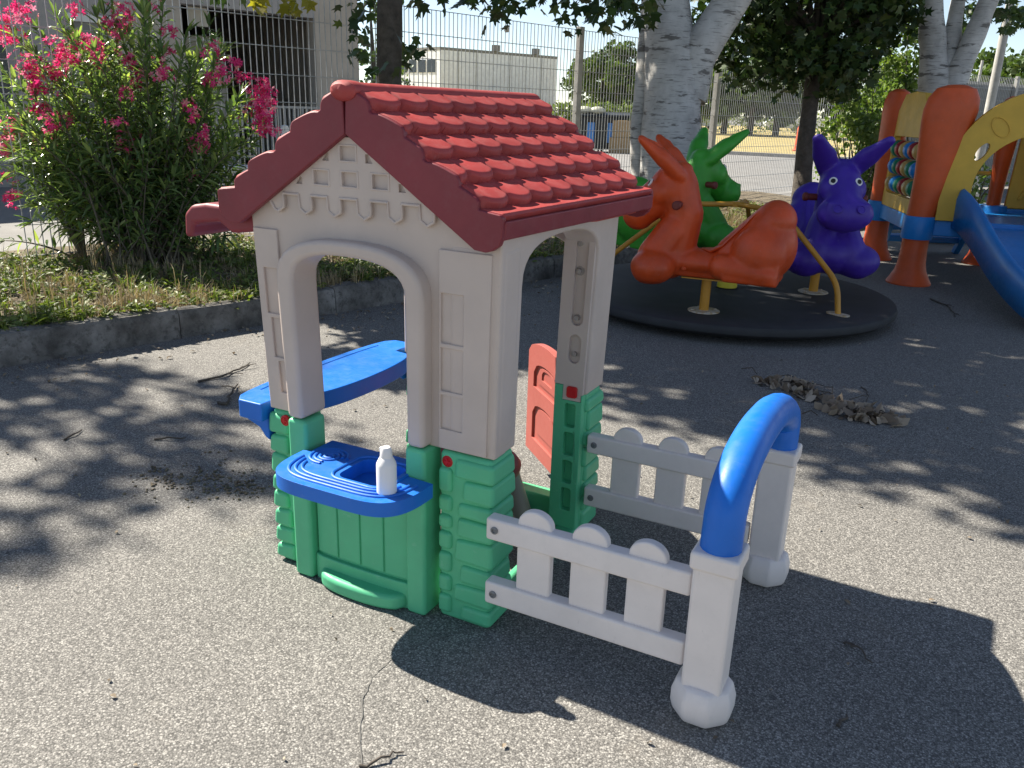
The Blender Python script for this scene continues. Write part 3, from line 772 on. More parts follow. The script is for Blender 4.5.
# moulded donkey: +x forward, z from the turntable up; all three share one skin
d = MB()
d.ball((-0.40, 0, 0.52), (0.205, 0.205, 0.255), 24, 16)                 # rump
capsule(d, (-0.435, 0, 0.71), (-0.16, 0, 0.45), 0.135, 0.12)            # sloping saddle back
d.ball((-0.44, 0, 0.70), (0.140, 0.165, 0.135), 20, 12)
d.ball((0.0, 0, 0.365), (0.46, 0.165, 0.095), 24, 12)                   # seat and belly
d.box(-0.42, 0.30, -0.12, 0.12, 0.262, 0.36)
capsule(d, (0.27, 0, 0.42), (0.205, 0, 0.70), 0.165, 0.135)             # neck
capsule(d, (0.205, 0, 0.68), (0.27, 0, 0.90), 0.135, 0.140)
d.ball((0.32, 0, 0.37), (0.20, 0.21, 0.16), 20, 12)                     # chest
for sg in (-1, 1):
    capsule(d, (0.30, 0.06*sg, 0.36), (0.40, 0.19*sg, 0.315), 0.135, 0.125)   # folded front legs, knees out
    d.ball((0.365, 0.19*sg, 0.325), (0.165, 0.170, 0.128), 20, 12)
    capsule(d, (0.265, 0.05*sg, 0.58), (0.375, 0.11*sg, 0.39), 0.125, 0.135)
    capsule(d, (-0.12, 0.15*sg, 0.365), (-0.43, 0.175*sg, 0.335), 0.090, 0.080) # folded hind legs
    d.ball((-0.36, 0.13*sg, 0.47), (0.19, 0.12, 0.20), 18, 12)                # thigh
d.ball((0.315, 0, 0.875), (0.165, 0.150, 0.170), 22, 14)                # head
capsule(d, (0.36, 0, 0.855), (0.52, 0, 0.715), 0.140, 0.130)            # muzzle
d.ball((0.545, 0, 0.690), (0.120, 0.205, 0.135), 22, 14)
d.box(0.50, 0.625, -0.150, 0.150, 0.630, 0.775)
for sg in (-1, 1):
    d.ball((0.385, 0.095*sg, 0.850), (0.085, 0.080, 0.095), 14, 8)      # cheeks and brow
    capsule(d, (0.265, 0.085*sg, 0.985), (0.37, 0.160*sg, 1.095), 0.085, 0.088, flat=0.68, up=(1, 0.3*sg, -0.6))
    capsule(d, (0.36, 0.150*sg, 1.080), (0.495, 0.245*sg, 1.205), 0.090, 0.046, flat=0.66, up=(1, 0.3*sg, -0.6))
d.ball((0.27, 0, 1.01), (0.095, 0.095, 0.060), 14, 8)                   # forelock
d.box(-0.50, -0.14, -0.235, 0.235, 0.268, 0.345)                        # blocky folded hind legs
for sg in (-1, 1):
    d.box(-0.515, -0.36, 0.12*sg-0.085, 0.12*sg+0.085, 0.262, 0.40)
skin = remesh(d, 0.0125, 8)
ZT = 0.144
def donkey(ang, matname, label, first=[]):
    c, s = math.cos(R(ang)), math.sin(R(ang)); r = 0.92 if not first else 0.67
    me = skin.copy(); me.materials.clear(); me.materials.append(M[matname])
    o = bpy.data.objects.new('donkey_seat', me); COL.objects.link(o); o.parent = car; o['label'] = label
    o.matrix_basis = Matrix.Translation((r*c, r*s, ZT)) @ Matrix.Rotation(R(ang-90), 4, 'Z') @ Matrix.Scale(0.97 if first else 0.94, 4)
    m = MB(); m.lathe([(0.036, 0.008), (0.036, 0.26)], n=18); m.box(-0.17, 0.17, -0.10, 0.10, 0.248, 0.258); m.build('mounting_post', M['yellow_steel'], o, world=False)
    m = MB(); m.lathe([(0, 0.0), (0.118, 0.0), (0.118, 0.006), (0.108, 0.010), (0, 0.010)], n=32)
    for k in range(4): m.lathe([(0.012, 0.009), (0.012, 0.016), (0, 0.017)], (0.088*math.cos(0.6+k*PI/2), 0.088*math.sin(0.6+k*PI/2), 0), n=6)
    m.build('base_plate', M['plate'], o, world=False)
    sd = MB(); sd.tube([(0.06, 0.0, 0.462), (-0.02, 0, 0.455), (-0.10, 0, 0.50), (-0.24, 0, 0.66), (-0.33, 0, 0.775)], [0.02, 0.10, 0.105, 0.10, 0.05], n=16, flat=0.16, up=(0.4, 0, 1)); sd.build('saddle', M[matname], o, world=False)
    mt = MB(); mt.tube([(0.50+0.135*math.cos(R(a)), 0.175*math.sin(R(a)), 0.652) for a in range(-75, 76, 15)], 0.006, n=8); mt.build('mouth', M[matname], o, world=False)
    for sg in (-1, 1):
        b = MB().lathe([(0, 0), (0.030, 0), (0.030, 0.010), (0.026, 0.014), (0, 0.014)], n=20).build('eye', M['eyew'], o, world=False)
        rot = Vector((0.86, 0.34*sg, 0.38)).to_track_quat('Z', 'Y').to_matrix().to_4x4()
        b.matrix_basis = Matrix.Translation((0.452, 0.088*sg, 0.910)) @ rot
        nb = MB().lathe([(0.0, 0.0), (0.034, 0.0), (0.034, 0.006), (0.026, 0.008), (0.022, 0.003), (0, 0.003)], n=18).build('nostril', M[matname], o, world=False)
        nb.matrix_basis = Matrix.Translation((0.650, 0.082*sg, 0.735)) @ Vector((0.9, 0.25*sg, 0.45)).to_track_quat('Z', 'Y').to_matrix().to_4x4()
        ig = MB(); ig.tube([(0.335, 0.118*sg, 1.085), (0.375, 0.152*sg, 1.125), (0.43, 0.192*sg, 1.178), (0.480, 0.228*sg, 1.218)], [0.010, 0.032, 0.030, 0.008], n=12, flat=0.35, up=(0.5, -0.2*sg, 0.75)); ig.build('inner_ear', M[matname], o, world=False)
        pm = MB(); pm.lathe([(0, 0.013), (0.017, 0.013), (0.017, 0.0165), (0.009, 0.0165), (0.009, 0.0145), (0, 0.0145)], n=16)
        pu = pm.build('pupil', M['black'], o, world=False); pu.matrix_basis = b.matrix_basis.copy()
        g = MB().lathe([(0.026, 0), (0.026, 0.10), (0.032, 0.104), (0.032, 0.128), (0.024, 0.136), (0, 0.138)], n=16).build('hand_peg', M['peg'], o, world=False)
        g.matrix_basis = Matrix.Translation((0.225, 0.10*sg, 0.775)) @ Matrix.Rotation(R(-90*sg), 4, 'X')
        for bx in (0.15, -0.08):
            q = MB().lathe([(0.02, 0), (0.02, 0.012), (0.012, 0.018), (0, 0.018)], n=12).build('bolt', M[matname], o, world=False)
            q.matrix_basis = Matrix.Translation((bx, 0.130*sg, 0.325)) @ Matrix.Rotation(R(-90*sg), 4, 'X')
    return o
donkey(-86, 'dred', 'red donkey seat', [])
donkey(22, 'dblue', 'dark blue donkey seat', [1])
donkey(150, 'dgreen', 'green donkey seat', [1])
# ================================================================== ENVIRONMENT
def cam_axes():
    cy, sy = math.cos(CAM_YAW), math.sin(CAM_YAW)
    fw = Vector((sy*math.cos(CAM_PITCH), cy*math.cos(CAM_PITCH), -math.sin(CAM_PITCH)))
    rt = Vector((cy, -sy, 0)); up = rt.cross(fw)
    return rt*math.cos(CAM_ROLL)+up*math.sin(CAM_ROLL), -rt*math.sin(CAM_ROLL)+up*math.cos(CAM_ROLL), fw
_r, _u, _f = cam_axes()
def pt(u, v, d):
    """survey helper: where a thing seen at photo (u, v) stands when it is d metres deep"""
    return CAM_POS + (_f + _r*(u-512)/CAM_F - _u*(v-384)/CAM_F)*d

F0 = Vector((-5.54, 2.07)); FD = Vector((0.281, 0.960)).normalized(); FN = Vector((-FD.y, FD.x))
def W(s, off, z): p = F0+FD*s+FN*off; return (p.x, p.y, z)
def wbox(m, s0, s1, o0, o1, z0, z1):
    vs = [W(s, o, z) for z in (z0, z1) for s, o in ((s0, o0), (s1, o0), (s1, o1), (s0, o1))]
    return m.add(vs, [(3, 2, 1, 0), (4, 5, 6, 7), (0, 1, 5, 4), (1, 2, 6, 5), (2, 3, 7, 6), (3, 0, 4, 7)])
K0 = Vector((-3.53, 0.78)); KD = Vector((0.319, 0.948)).normalized(); KN = Vector((-KD.y, KD.x))
def Kp(u, v, z): p = K0+KD*u+KN*v; return (p.x, p.y, z)

def sheet(name, poly, z, mat, kind='structure'):
    m = MB().add([(x, y, z) for x, y in poly], [tuple(range(len(poly)))])
    o = m.build(name, mat, smooth=0); return tag(o, kind=kind)

tag(sheet('ground', [(-600, -60), (600, -60), (600, 900), (-600, 900)], 0.0, M['asphalt']), 'grey speckled asphalt of the playground', 'ground')
tag(sheet('road', [W(-25, 0.45, 0)[:2], W(32, 0.45, 0)[:2], W(32, 14, 0)[:2], W(-25, 14, 0)[:2]], 0.004, M['roadside']), 'pale asphalt road outside the wire fence', 'road')
tag(sheet('dry_field', [(-70, 33.5), (60, 30.5), (90, 130), (-90, 130)], 0.008, M['field']), 'straw coloured dry grass field beyond the road', 'field')
m = MB(); m.box(-40, 40, 31.6, 31.85, 0, 0.13, rot=-0.022); tag(m.build('field_kerb', M['concrete']), 'low kerb along the edge of the dry field', 'kerb', kind='structure')

# kerb of the planting bed, worn stones butted end to end
rng = random.Random(11)
m = MB(); u = -7.0
while u < 12:
    L = 1.145; j = rng.uniform(-0.008, 0.008); h = 0.185+rng.uniform(-0.006, 0.006)
    n = 9; vs = []; fs = []
    for i in range(n+1):
        f = i/n
        for v, z in ((0.0, 0.0), (0.004, h-0.035), (0.022, h-0.006), (0.12, h), (0.13, 0.0)):
            w = noise.noise(Vector((u+f*L, v*9, z*9))*3.0)*0.010
            vs.append(Kp(u+0.004+f*(L-0.008), v+j+w, max(0, z+w*0.6 if z > 0 else 0)))
    for i in range(n):
        for k in range(4): fs.append((i*5+k, (i+1)*5+k, (i+1)*5+k+1, i*5+k+1))
    fs += [tuple(range(5)), tuple(n*5+k for k in range(4, -1, -1))]
    m.add(vs, fs); u += L
tag(m.build('kerb', M['kerb'], smooth=50), 'worn grey concrete kerb stones edging the planting bed', 'kerb', kind='structure')

# soil of the bed
def bed_z(u, v): return 0.155 + 0.035*noise.noise(Vector((u*0.9, v*0.9, 0.3))) + 0.015*noise.noise(Vector((u*3.5, v*3.5, 2.0))) + 0.012*min(1, v)
m = MB(); vs = []; fs = []; nu_, nv_ = 150, 24
for i in range(nu_+1):
    for j in range(nv_+1):
        u = -7+19.5*i/nu_; v = 0.118+2.9*j/nv_; vs.append(Kp(u, v, bed_z(u, v) if j < nv_ else 0.0))
for i in range(nu_):
    for j in range(nv_): fs.append((i*(nv_+1)+j, (i+1)*(nv_+1)+j, (i+1)*(nv_+1)+j+1, i*(nv_+1)+j+1))
m.add(vs, fs); tag(m.build('bed_soil', M['soil'], smooth=60), 'dry brown soil of the raised planting bed', 'soil', kind='structure')

# ------------------------------------------------------------------ leaves
def rot_rand(rng):
    a, b, c = rng.uniform(0, 2*PI), rng.uniform(0, 2*PI), rng.uniform(-1, 1)
    return Matrix.Rotation(a, 3, 'Z') @ Matrix.Rotation(math.acos(c), 3, 'X') @ Matrix.Rotation(b, 3, 'Z')
def maple_leaf():
    pts = [(0, -0.30)]
    for a, r in ((-115, .42), (-82, .26), (-50, .62), (-24, .34), (0, 1.0-.28), (24, .34), (50, .62), (82, .26), (115, .42)):
        pts.append((r*math.sin(R(a)), r*math.cos(R(a))))
    return [Vector((x, y, 0.10*abs(x)-0.10*y*y)) for x, y in pts]
MAPLE = maple_leaf()
OVAL = [Vector(p) for p in ((0, -.5, 0), (.26, -.22, .05), (.30, .12, .05), (0, .55, -.05), (-.30, .12, .05), (-.26, -.22, .05))]
def leaves(m, pts, size, rng, tmpl=MAPLE, droop=0.0, jit=0.3):
    n = len(tmpl)
    for p in pts:
        s = size*rng.uniform(1-jit, 1+jit); Mx = rot_rand(rng)
        if droop and rng.random() < droop:  # hanging leaf: tip down
            Mx = Matrix.Rotation(rng.uniform(0, 2*PI), 3, 'Z') @ Matrix.Rotation(R(rng.uniform(-155, -100)), 3, 'X')
        b = len(m.v); P = Vector(p)
        m.v += [tuple(P+(Mx @ q)*s) for q in tmpl]; m.f.append(tuple(range(b, b+n)))
def crown_points(c, r, n, rng, clumps=60, cr=0.42, lo=-1.0, fill=0.55):
    """clumped points through an ellipsoid: uneven outline and real gaps"""
    cs = []
    while len(cs) < clumps:
        v = Vector((rng.uniform(-1, 1), rng.uniform(-1, 1), rng.uniform(lo, 1)))
        if fill < v.length < 1 or (v.length < 1 and rng.random() < 0.35): cs.append(Vector((c[0]+v.x*r[0], c[1]+v.y*r[1], c[2]+v.z*r[2])))
    out = []
    for i in range(n):
        q = rng.choice(cs); k = cr*rng.random()**0.45
        d = Vector((rng.gauss(0, 1), rng.gauss(0, 1), rng.gauss(0, 0.7))).normalized()*k
        out.append(q+d)
    return out, cs
def limbs(m, start, cs, rng, n, r0, r1=0.012):
    for q in rng.sample(cs, min(n, len(cs))):
        s = Vector(start); mid = s.lerp(q, 0.5)+Vector((rng.uniform(-.2, .2), rng.uniform(-.2, .2), rng.uniform(0.0, .3)))
        pth = [s.lerp(mid, f).lerp(mid.lerp(q, f), f) for f in [i/7 for i in range(8)]]
        m.tube(pth, [r0+(r1-r0)*i/7 for i in range(8)], n=7)
def wobble_tube(m, pts, rad, n=16, amp=0.06, seed=0.0, steps=6):
    P = []; Rr = []
    for i in range(len(pts)-1):
        a, b = Vector(pts[i]), Vector(pts[i+1])
        for k in range(steps): P.append(a.lerp(b, k/steps)); Rr.append(rad[i]+(rad[i+1]-rad[i])*k/steps)
    P.append(Vector(pts[-1])); Rr.append(rad[-1])
    for _ in range(3):
        P = [P[0]]+[(P[i-1]+P[i]*2+P[i+1])/4 for i in range(1, len(P)-1)]+[P[-1]]
    b = len(m.v); m.tube(P, Rr, n=n)
    for i in range(b, len(m.v)):
        q = Vector(m.v[i]); k = (i-b)//n
        if k < len(P):
            d = q-P[k]; w = noise.noise(q*2.6+Vector((seed, 0, 0)))*amp + noise.noise(q*9+Vector((seed, 3, 0)))*amp*0.35
            m.v[i] = tuple(P[k]+d*(1+w/max(0.04, Rr[k])*0.5))

# ---- maple in the bed behind the playhouse (dark trunk, wide crown over the play area)
def maple():
    rng = random.Random(5); b = Vector((-3.93, 5.02, 0.14))
    t = thing('maple_tree', 'dark trunked maple in the bed behind the playhouse ridge, leaves hanging into the sky', 'tree', b)
    m = MB(); wobble_tube(m, [b-Vector((0, 0, .1)), b+Vector((0.01, 0, .25)), b+Vector((0.0, 0.02, 1.6)), b+Vector((0.03, .03, 2.6)), b+Vector((-.05, .05, 3.6))], [0.19, 0.135, 0.118, 0.115, 0.10], 16, 0.02, 1.0)
    pts, cs = crown_points((-5.0, 5.25, 5.9), (3.05, 2.85, 1.85), 19000, rng, 120, 0.62)
    p2, c2 = crown_points((-5.55, 3.05, 3.55), (0.85, 0.95, 0.5), 1700, rng, 26, 0.35)
    pts += p2; cs += c2
    limbs(m, b+Vector((0, .03, 2.7)), cs, rng, 30, 0.05)
    m.build('trunk', M['dbark'], t, smooth=60)
    lm = MB(); leaves(lm, pts, 0.175, rng)
    hang = [(446, 4), (415, 2), (461, 4), (499, 17), (494, 5), (505, 14), (527, 7), (540, 5), (565, 14), (578, 10), (566, 26), (600, 5), (616, 12), (628, 22), (639, 12), (613, 26), (650, 8), (590, 16), (572, 4), (630, 4), (485, 2), (520, 1), (359, 60), (358, 15), (366, 46), (404, 48), (416, 61), (370, 68), (352, 30), (410, 56), (362, 5), (470, 0), (216, 1), (608, 10), (622, 4), (645, 24)]
    for u, v in hang:
        for k in range(rng.randint(6, 11)):
            leaves(lm, [pt(u+rng.gauss(0, 8), v-5+rng.gauss(0, 6), rng.uniform(7.3, 8.6))], 0.125, rng, droop=0.75)
    lm.build('crown', M['maple'], t, smooth=0, recalc=False)
    ym = MB()
    for u, v in ((255, 3), (262, 1), (287, 3), (300, 12), (307, 5), (294, 1)):
        for k in range(4): leaves(ym, [pt(u+rng.gauss(0, 5), v-1+rng.gauss(0, 4), rng.uniform(7.0, 7.6))], 0.13, rng, droop=0.8)
    ym.build('yellow_leaves', M['mapley'], t, smooth=0, recalc=False)
maple()

# ---- pale barked trees
def pale_tree(name, label, base, stems, crown_c, crown_r, nleaf, seed, clumps=70, extra=()):
    rng = random.Random(seed); t = thing(name, label, 'tree', base)
    m = MB()
    for pts, rad in stems: wobble_tube(m, pts, rad, 22, 0.035, seed)
    pts, cs = crown_points(crown_c, crown_r, nleaf, rng, clumps, 0.6)
    limbs(m, stems[0][0][-1], cs, rng, 14, 0.07)
    m.build('trunk', M['bark'], t, smooth=60)
    lm = MB(); leaves(lm, pts, 0.16, rng, MAPLE)
    for u, v, d, n, sp in extra:
        for k in range(n): leaves(lm, [pt(u+rng.gauss(0, sp), v+rng.gauss(0, sp*0.7), d+rng.uniform(-.5, .5))], 0.11, rng, droop=0.6)
    lm.build('crown', M['poplar'], t, smooth=0, recalc=False)
    return t
def P3(u, v, d): return tuple(pt(u, v, d))
bw = pt(670, 215, 9.2); bw.z = 0.1
pale_tree('poplar_tree', 'thick pale barked tree forking above the red donkey, with a slim second stem', bw,
    [([tuple(bw), (bw.x+.0, bw.y, .5), P3(670, 150, 9.2), P3(674, 75, 9.2), P3(668, 25, 9.25), P3(660, -60, 9.3), P3(650, -160, 9.3)], [0.44, 0.36, 0.325, 0.305, 0.27, 0.235, 0.21]),
     ([P3(684, 100, 9.2), P3(693, 60, 9.15), P3(718, 22, 9.1), P3(748, -25, 9.0), P3(800, -110, 8.9)], [0.24, 0.225, 0.20, 0.18, 0.15]),
     ([(bw.x-.30, bw.y+.05, 0.1), P3(638, 140, 9.35), P3(643, 80, 9.35), P3(647, 20, 9.35), P3(648, -50, 9.4)], [0.13, 0.095, 0.085, 0.075, 0.06])],
    (-2.3, 7.6, 6.2), (2.9, 2.7, 2.2), 11000, 21)
bx = pt(944, 215, 10.6); bx.z = 0.0
pale_tree('poplar_tree', 'pale barked tree with three splayed stems behind the orange playset post', bx,
    [([tuple(bx), P3(940, 120, 10.6), P3(934, 70, 10.6), P3(931, 20, 10.6), P3(932, -60, 10.6)], [0.36, 0.27, 0.17, 0.145, 0.13]),
     ([P3(944, 110, 10.6), P3(948, 70, 10.6), P3(955, 20, 10.65), P3(968, -60, 10.7)], [0.20, 0.125, 0.085, 0.07]),
     ([P3(948, 115, 10.5), P3(955, 80, 10.5), P3(968, 50, 10.45), P3(987, 5, 10.4), P3(1012, -60, 10.3)], [0.20, 0.15, 0.125, 0.12, 0.10])],
    (0.1, 10.6, 5.4), (2.4, 2.2, 1.7), 6500, 22, 50,
    [(975, 12, 11.2, 90, 9), (1000, 10, 11.2, 90, 9), (1018, 18, 11.3, 60, 7), (962, 30, 11.3, 40, 6), (1005, 30, 11.0, 14, 4), (893, 5, 11, 60, 9)])

# ---- dark tree with a low crown by the blue donkey
def dark_tree():
    rng = random.Random(31); b = pt(800, 225, 10.6); b.z = 0.1
    t = thing('broadleaf_tree', 'slim dark trunk behind the blue donkey with a low dense dark crown', 'tree', b)
    m = MB(); wobble_tube(m, [tuple(b), P3(804, 160, 10.6), P3(810, 100, 10.6), P3(817, 50, 10.6), P3(822, -20, 10.6)], [0.14, 0.108, 0.10, 0.09, 0.07], 14, 0.02, 4.0)
    c = pt(800, -15, 10.4)
    pts, cs = crown_points(c, (1.35, 1.25, 1.40), 7500, rng, 85, 0.36)
    limbs(m, P3(817, 45, 10.6), cs, rng, 22, 0.035, 0.008)
    m.build('trunk', M['dbark'], t, smooth=60)
    lm = MB(); leaves(lm, pts, 0.125, rng, MAPLE, droop=0.4)
    for u, v in ((735, 75), (745, 88), (760, 70), (786, 88), (728, 50), (722, 30), (775, 80), (800, 70), (850, 45), (866, 38), (880, 25), (755, 55), (770, 60), (840, 30), (890, 12), (785, 60), (745, 45)):
        for k in range(34): leaves(lm, [pt(u+rng.gauss(0, 9), v-6+rng.gauss(0, 8), rng.uniform(9.8, 10.9))], 0.105, rng, droop=0.5)
    lm.build('crown', M['maple'], t, smooth=0, recalc=False)
dark_tree()

# ---- tree beyond the left edge of the view: only its shade falls on the asphalt
def side_tree():
    rng = random.Random(77); b = Vector((-10.2, 1.7, 0))
    t = thing('maple_tree', 'maple outside the fence past the oleander, dappling the left asphalt with shade', 'tree', b)
    m = MB(); wobble_tube(m, [tuple(b), (-10.2, 1.68, 2.5), (-10.05, 1.5, 4.6), (-9.8, 1.2, 6.6)], [0.2, 0.15, 0.13, 0.10], 12, 0.02, 2.0)
    pts, cs = crown_points((-9.55, 1.09, 7.0), (1.5, 0.95, 0.80), 1050, rng, 70, 0.22)
    limbs(m, (-10.05, 1.5, 4.6), cs, rng, 18, 0.05)
    m.build('trunk', M['dbark'], t, smooth=60)
    lm = MB(); leaves(lm, pts, 0.135, rng); lm.build('crown', M['maple'], t, smooth=0, recalc=False)
side_tree()

# ------------------------------------------------------------------ oleander
def lance(m, p, d, L, w, rng, droop=0.25):
    d = Vector(d).normalized(); up = Vector((0, 0, 1)); s = d.cross(up)
    if s.length < 0.05: s = Vector((1, 0, 0))
    s = (s.normalized()+Vector((rng.gauss(0, .35), rng.gauss(0, .35), rng.gauss(0, .35)))).normalized(); s = (s-d*s.dot(d)).normalized(); n = s.cross(d)
    p = Vector(p); g = Vector((0, 0, -1))*L*droop; b = len(m.v)
    q1, q2, q3 = p+d*L*0.33+g*0.06, p+d*L*0.70+g*0.40, p+d*L+g
    m.v += [tuple(p), tuple(q1+s*w*.5+n*w*.14), tuple(q1), tuple(q1-s*w*.5+n*w*.14), tuple(q2+s*w*.36+n*w*.1), tuple(q2), tuple(q2-s*w*.36+n*w*.1), tuple(q3)]
    m.f += [(b, b+1, b+2), (b, b+2, b+3), (b+1, b+4, b+5, b+2), (b+2, b+5, b+6, b+3), (b+4, b+7, b+5), (b+5, b+7, b+6)]
def oleander():
    rng = random.Random(3); base = Vector((-4.62, 2.78, 0.15))
    t = thing('oleander_bush', 'tall oleander bush full of pink blossom in front of the wire fence', 'bush', base)
    st = MB(); lf = MB()
    c = pt(120, 122, 6.75); tips = []
    def shoot(b0, tip, r0, dens=1.0, l0=0.30):
        mid = b0.lerp(tip, 0.45)+Vector((0, 0, 0.28*(tip-b0).length*0.6)); n = 16
        pth = [b0.lerp(mid, f).lerp(mid.lerp(tip, f), f) for f in [i/n for i in range(n+1)]]
        st.tube(pth, [r0*(1-0.75*i/n) for i in range(n+1)], n=6)
        L = sum((pth[i+1]-pth[i]).length for i in range(n)); k = int(L*(1-l0)/0.058*dens); tw = rng.uniform(0, 6)
        for i in range(k):
            f = l0+(1-l0)*i/k*0.99; x = f*n; a = int(x); p = pth[a].lerp(pth[min(n, a+1)], x-a); tg = (pth[min(n, a+1)]-pth[a]).normalized()
            e1 = tg.orthogonal().normalized(); e2 = tg.cross(e1); tw += 1.05
            for q in range(3):
                an = tw+q*2.094; rad = e1*math.cos(an)+e2*math.sin(an); fl = 0.98-0.40*(i/k)
                lance(lf, p, tg*(1-fl*0.7)+rad*fl+Vector((0, 0, 0.12)), rng.uniform(.11, .175), rng.uniform(.021, .033), rng, rng.uniform(.10, .65))
        for q in range(7):
            rad = Vector((rng.gauss(0, 1), rng.gauss(0, 1), rng.gauss(0, 1))).normalized()
            lance(lf, tip, (pth[n]-pth[n-1]).normalized()+rad*0.65, rng.uniform(.10, .17), rng.uniform(.020, .030), rng, 0.10)
    n = 0
    while n < 165:
        v = Vector((rng.gauss(0, 1), rng.gauss(0, 1), rng.gauss(0.10, 0.9))).normalized()
        if v.z < -0.70: continue
        k = rng.uniform(0.55, 1.0)
        tip = c + _r*v.x*1.18*k + Vector((_f.x, _f.y, 0)).normalized()*v.y*0.72*k + Vector((0, 0, 1))*v.z*1.02*k
        b0 = base+Vector((rng.gauss(0, .10), rng.gauss(0, .13), 0)); shoot(b0, tip, rng.uniform(.006, .012), l0=rng.uniform(.12, .42)); n += 1
    for k in range(46):   # low outer shoots that hide the stems
        b0 = base+Vector((rng.gauss(0, .16), rng.gauss(0, .2), 0)); tip = pt(rng.uniform(25, 235), rng.uniform(165, 232), rng.uniform(6.3, 6.9)); shoot(b0, tip, .008, 0.9, 0.25)
    for k in range(16):   # a leafy sucker at the left
        b0 = Vector((-5.28, 2.62, 0.12)); tip = pt(40+rng.gauss(0, 36), 120+rng.gauss(0, 55), rng.uniform(6.7, 7.3)); shoot(b0, tip, .013)
    st.build('stem', M['stem'], t, smooth=60)
    lf.build('foliage', M['olean'], t, smooth=0, recalc=False)
    fl = [(4, 22, 3), (14, 12, 2), (8, 36, 3), (26, 11, 2), (75, 7, 1), (115, 26, 3), (123, 13, 2), (149, 4, 1), (60, 50, 3), (66, 58, 2), (83, 40, 2), (92, 48, 2), (100, 55, 3), (30, 66, 3), (34, 80, 3), (40, 90, 2), (54, 74, 2), (132, 62, 2), (140, 80, 2), (127, 91, 1), (169, 32, 1), (168, 50, 1), (163, 73, 2), (212, 49, 1), (211, 80, 1), (222, 73, 2), (235, 62, 1), (241, 76, 1), (43, 110, 2), (50, 123, 2), (64, 119, 2), (10, 128, 3), (46, 143, 2), (2, 148, 2), (119, 123, 1), (129, 144, 2), (134, 165, 1), (149, 158, 1), (205, 134, 1), (200, 145, 2), (188, 105, 1), (195, 115, 1), (192, 175, 1), (261, 86, 3), (265, 98, 3), (258, 108, 3), (263, 118, 3), (268, 128, 2), (11, 198, 2), (4, 178, 1)]
    for u, v, sz in fl:
        m = MB(); d0 = rng.uniform(6.15, 6.5) if u < 240 else 6.75
        if u < 20 or v > 140: d0 += 0.2
        ctr = pt(u, v, d0)
        for k in range(int(13*sz)):
            q = ctr + Vector((rng.gauss(0, 1), rng.gauss(0, 1), rng.gauss(0, .9)))*0.030*(sz**0.5)
            nrm = ((q-ctr).normalized()+Vector((rng.gauss(0, .4), rng.gauss(0, .4), 0.3+rng.gauss(0, .3)))).normalized()
            e1 = nrm.orthogonal().normalized(); e2 = nrm.cross(e1); a0 = rng.uniform(0, 6); rr = rng.uniform(.021, .032)
            b = len(m.v); m.v.append(tuple(q-nrm*0.006))
            for i in range(15):
                a = a0+2*PI*i/15; r_ = rr*(1.0 if i % 3 == 1 else (0.93 if i % 3 == 2 else 0.35))
                m.v.append(tuple(q+(e1*math.cos(a)+e2*math.sin(a))*r_+nrm*(0.006 if i % 3 else 0.0)))
            for i in range(15): m.f.append((b, b+1+i, b+1+(i+1) % 15))
        m.build('flower_cluster', M['flower'], t, smooth=0, recalc=False)
oleander()

# ------------------------------------------------------------------ leafy shrub beyond the blue donkey
def shrub(label, blobs, n, seed, base, size=0.075):
    rng = random.Random(seed); t = thing('leafy_shrub', label, 'shrub', base); lm = MB(); st = MB()
    for (u, v, d, ru, rv, k) in blobs:
        c = pt(u, v, d); s = d/CAM_F
        pts, cs = crown_points(c, (ru*s, ru*s*0.9, rv*s), k, rng, 26, 0.20, fill=0.4)
        leaves(lm, pts, size, rng, OVAL)
        limbs(st, base, cs, rng, 8, 0.020, 0.004)
    st.build('stem', M['stem'], t, smooth=60); lm.build('foliage', M['bush'], t, smooth=0, recalc=False)
bs = pt(855, 215, 11.6); bs.z = 0.1
shrub('sunlit pale green shrub between the dark trunk and the orange playset post', [(856, 150, 11.6, 36, 40, 1500), (850, 105, 11.8, 26, 34, 800), (884, 170, 11.4, 18, 26, 500)], 0, 41, bs)
bs2 = pt(905, 215, 12.4); bs2.z = 0.05
shrub('taller dense shrub against the left stem of the three stemmed pale tree', [(898, 70, 12.4, 28, 62, 2300), (884, 120, 12.2, 24, 40, 900)], 0, 42, bs2)
bs3 = pt(975, 222, 12.2); bs3.z = 0.0
shrub('low shrub seen through the yellow arch of the playset', [(972, 190, 12.2, 30, 26, 900)], 0, 43, bs3, 0.06)

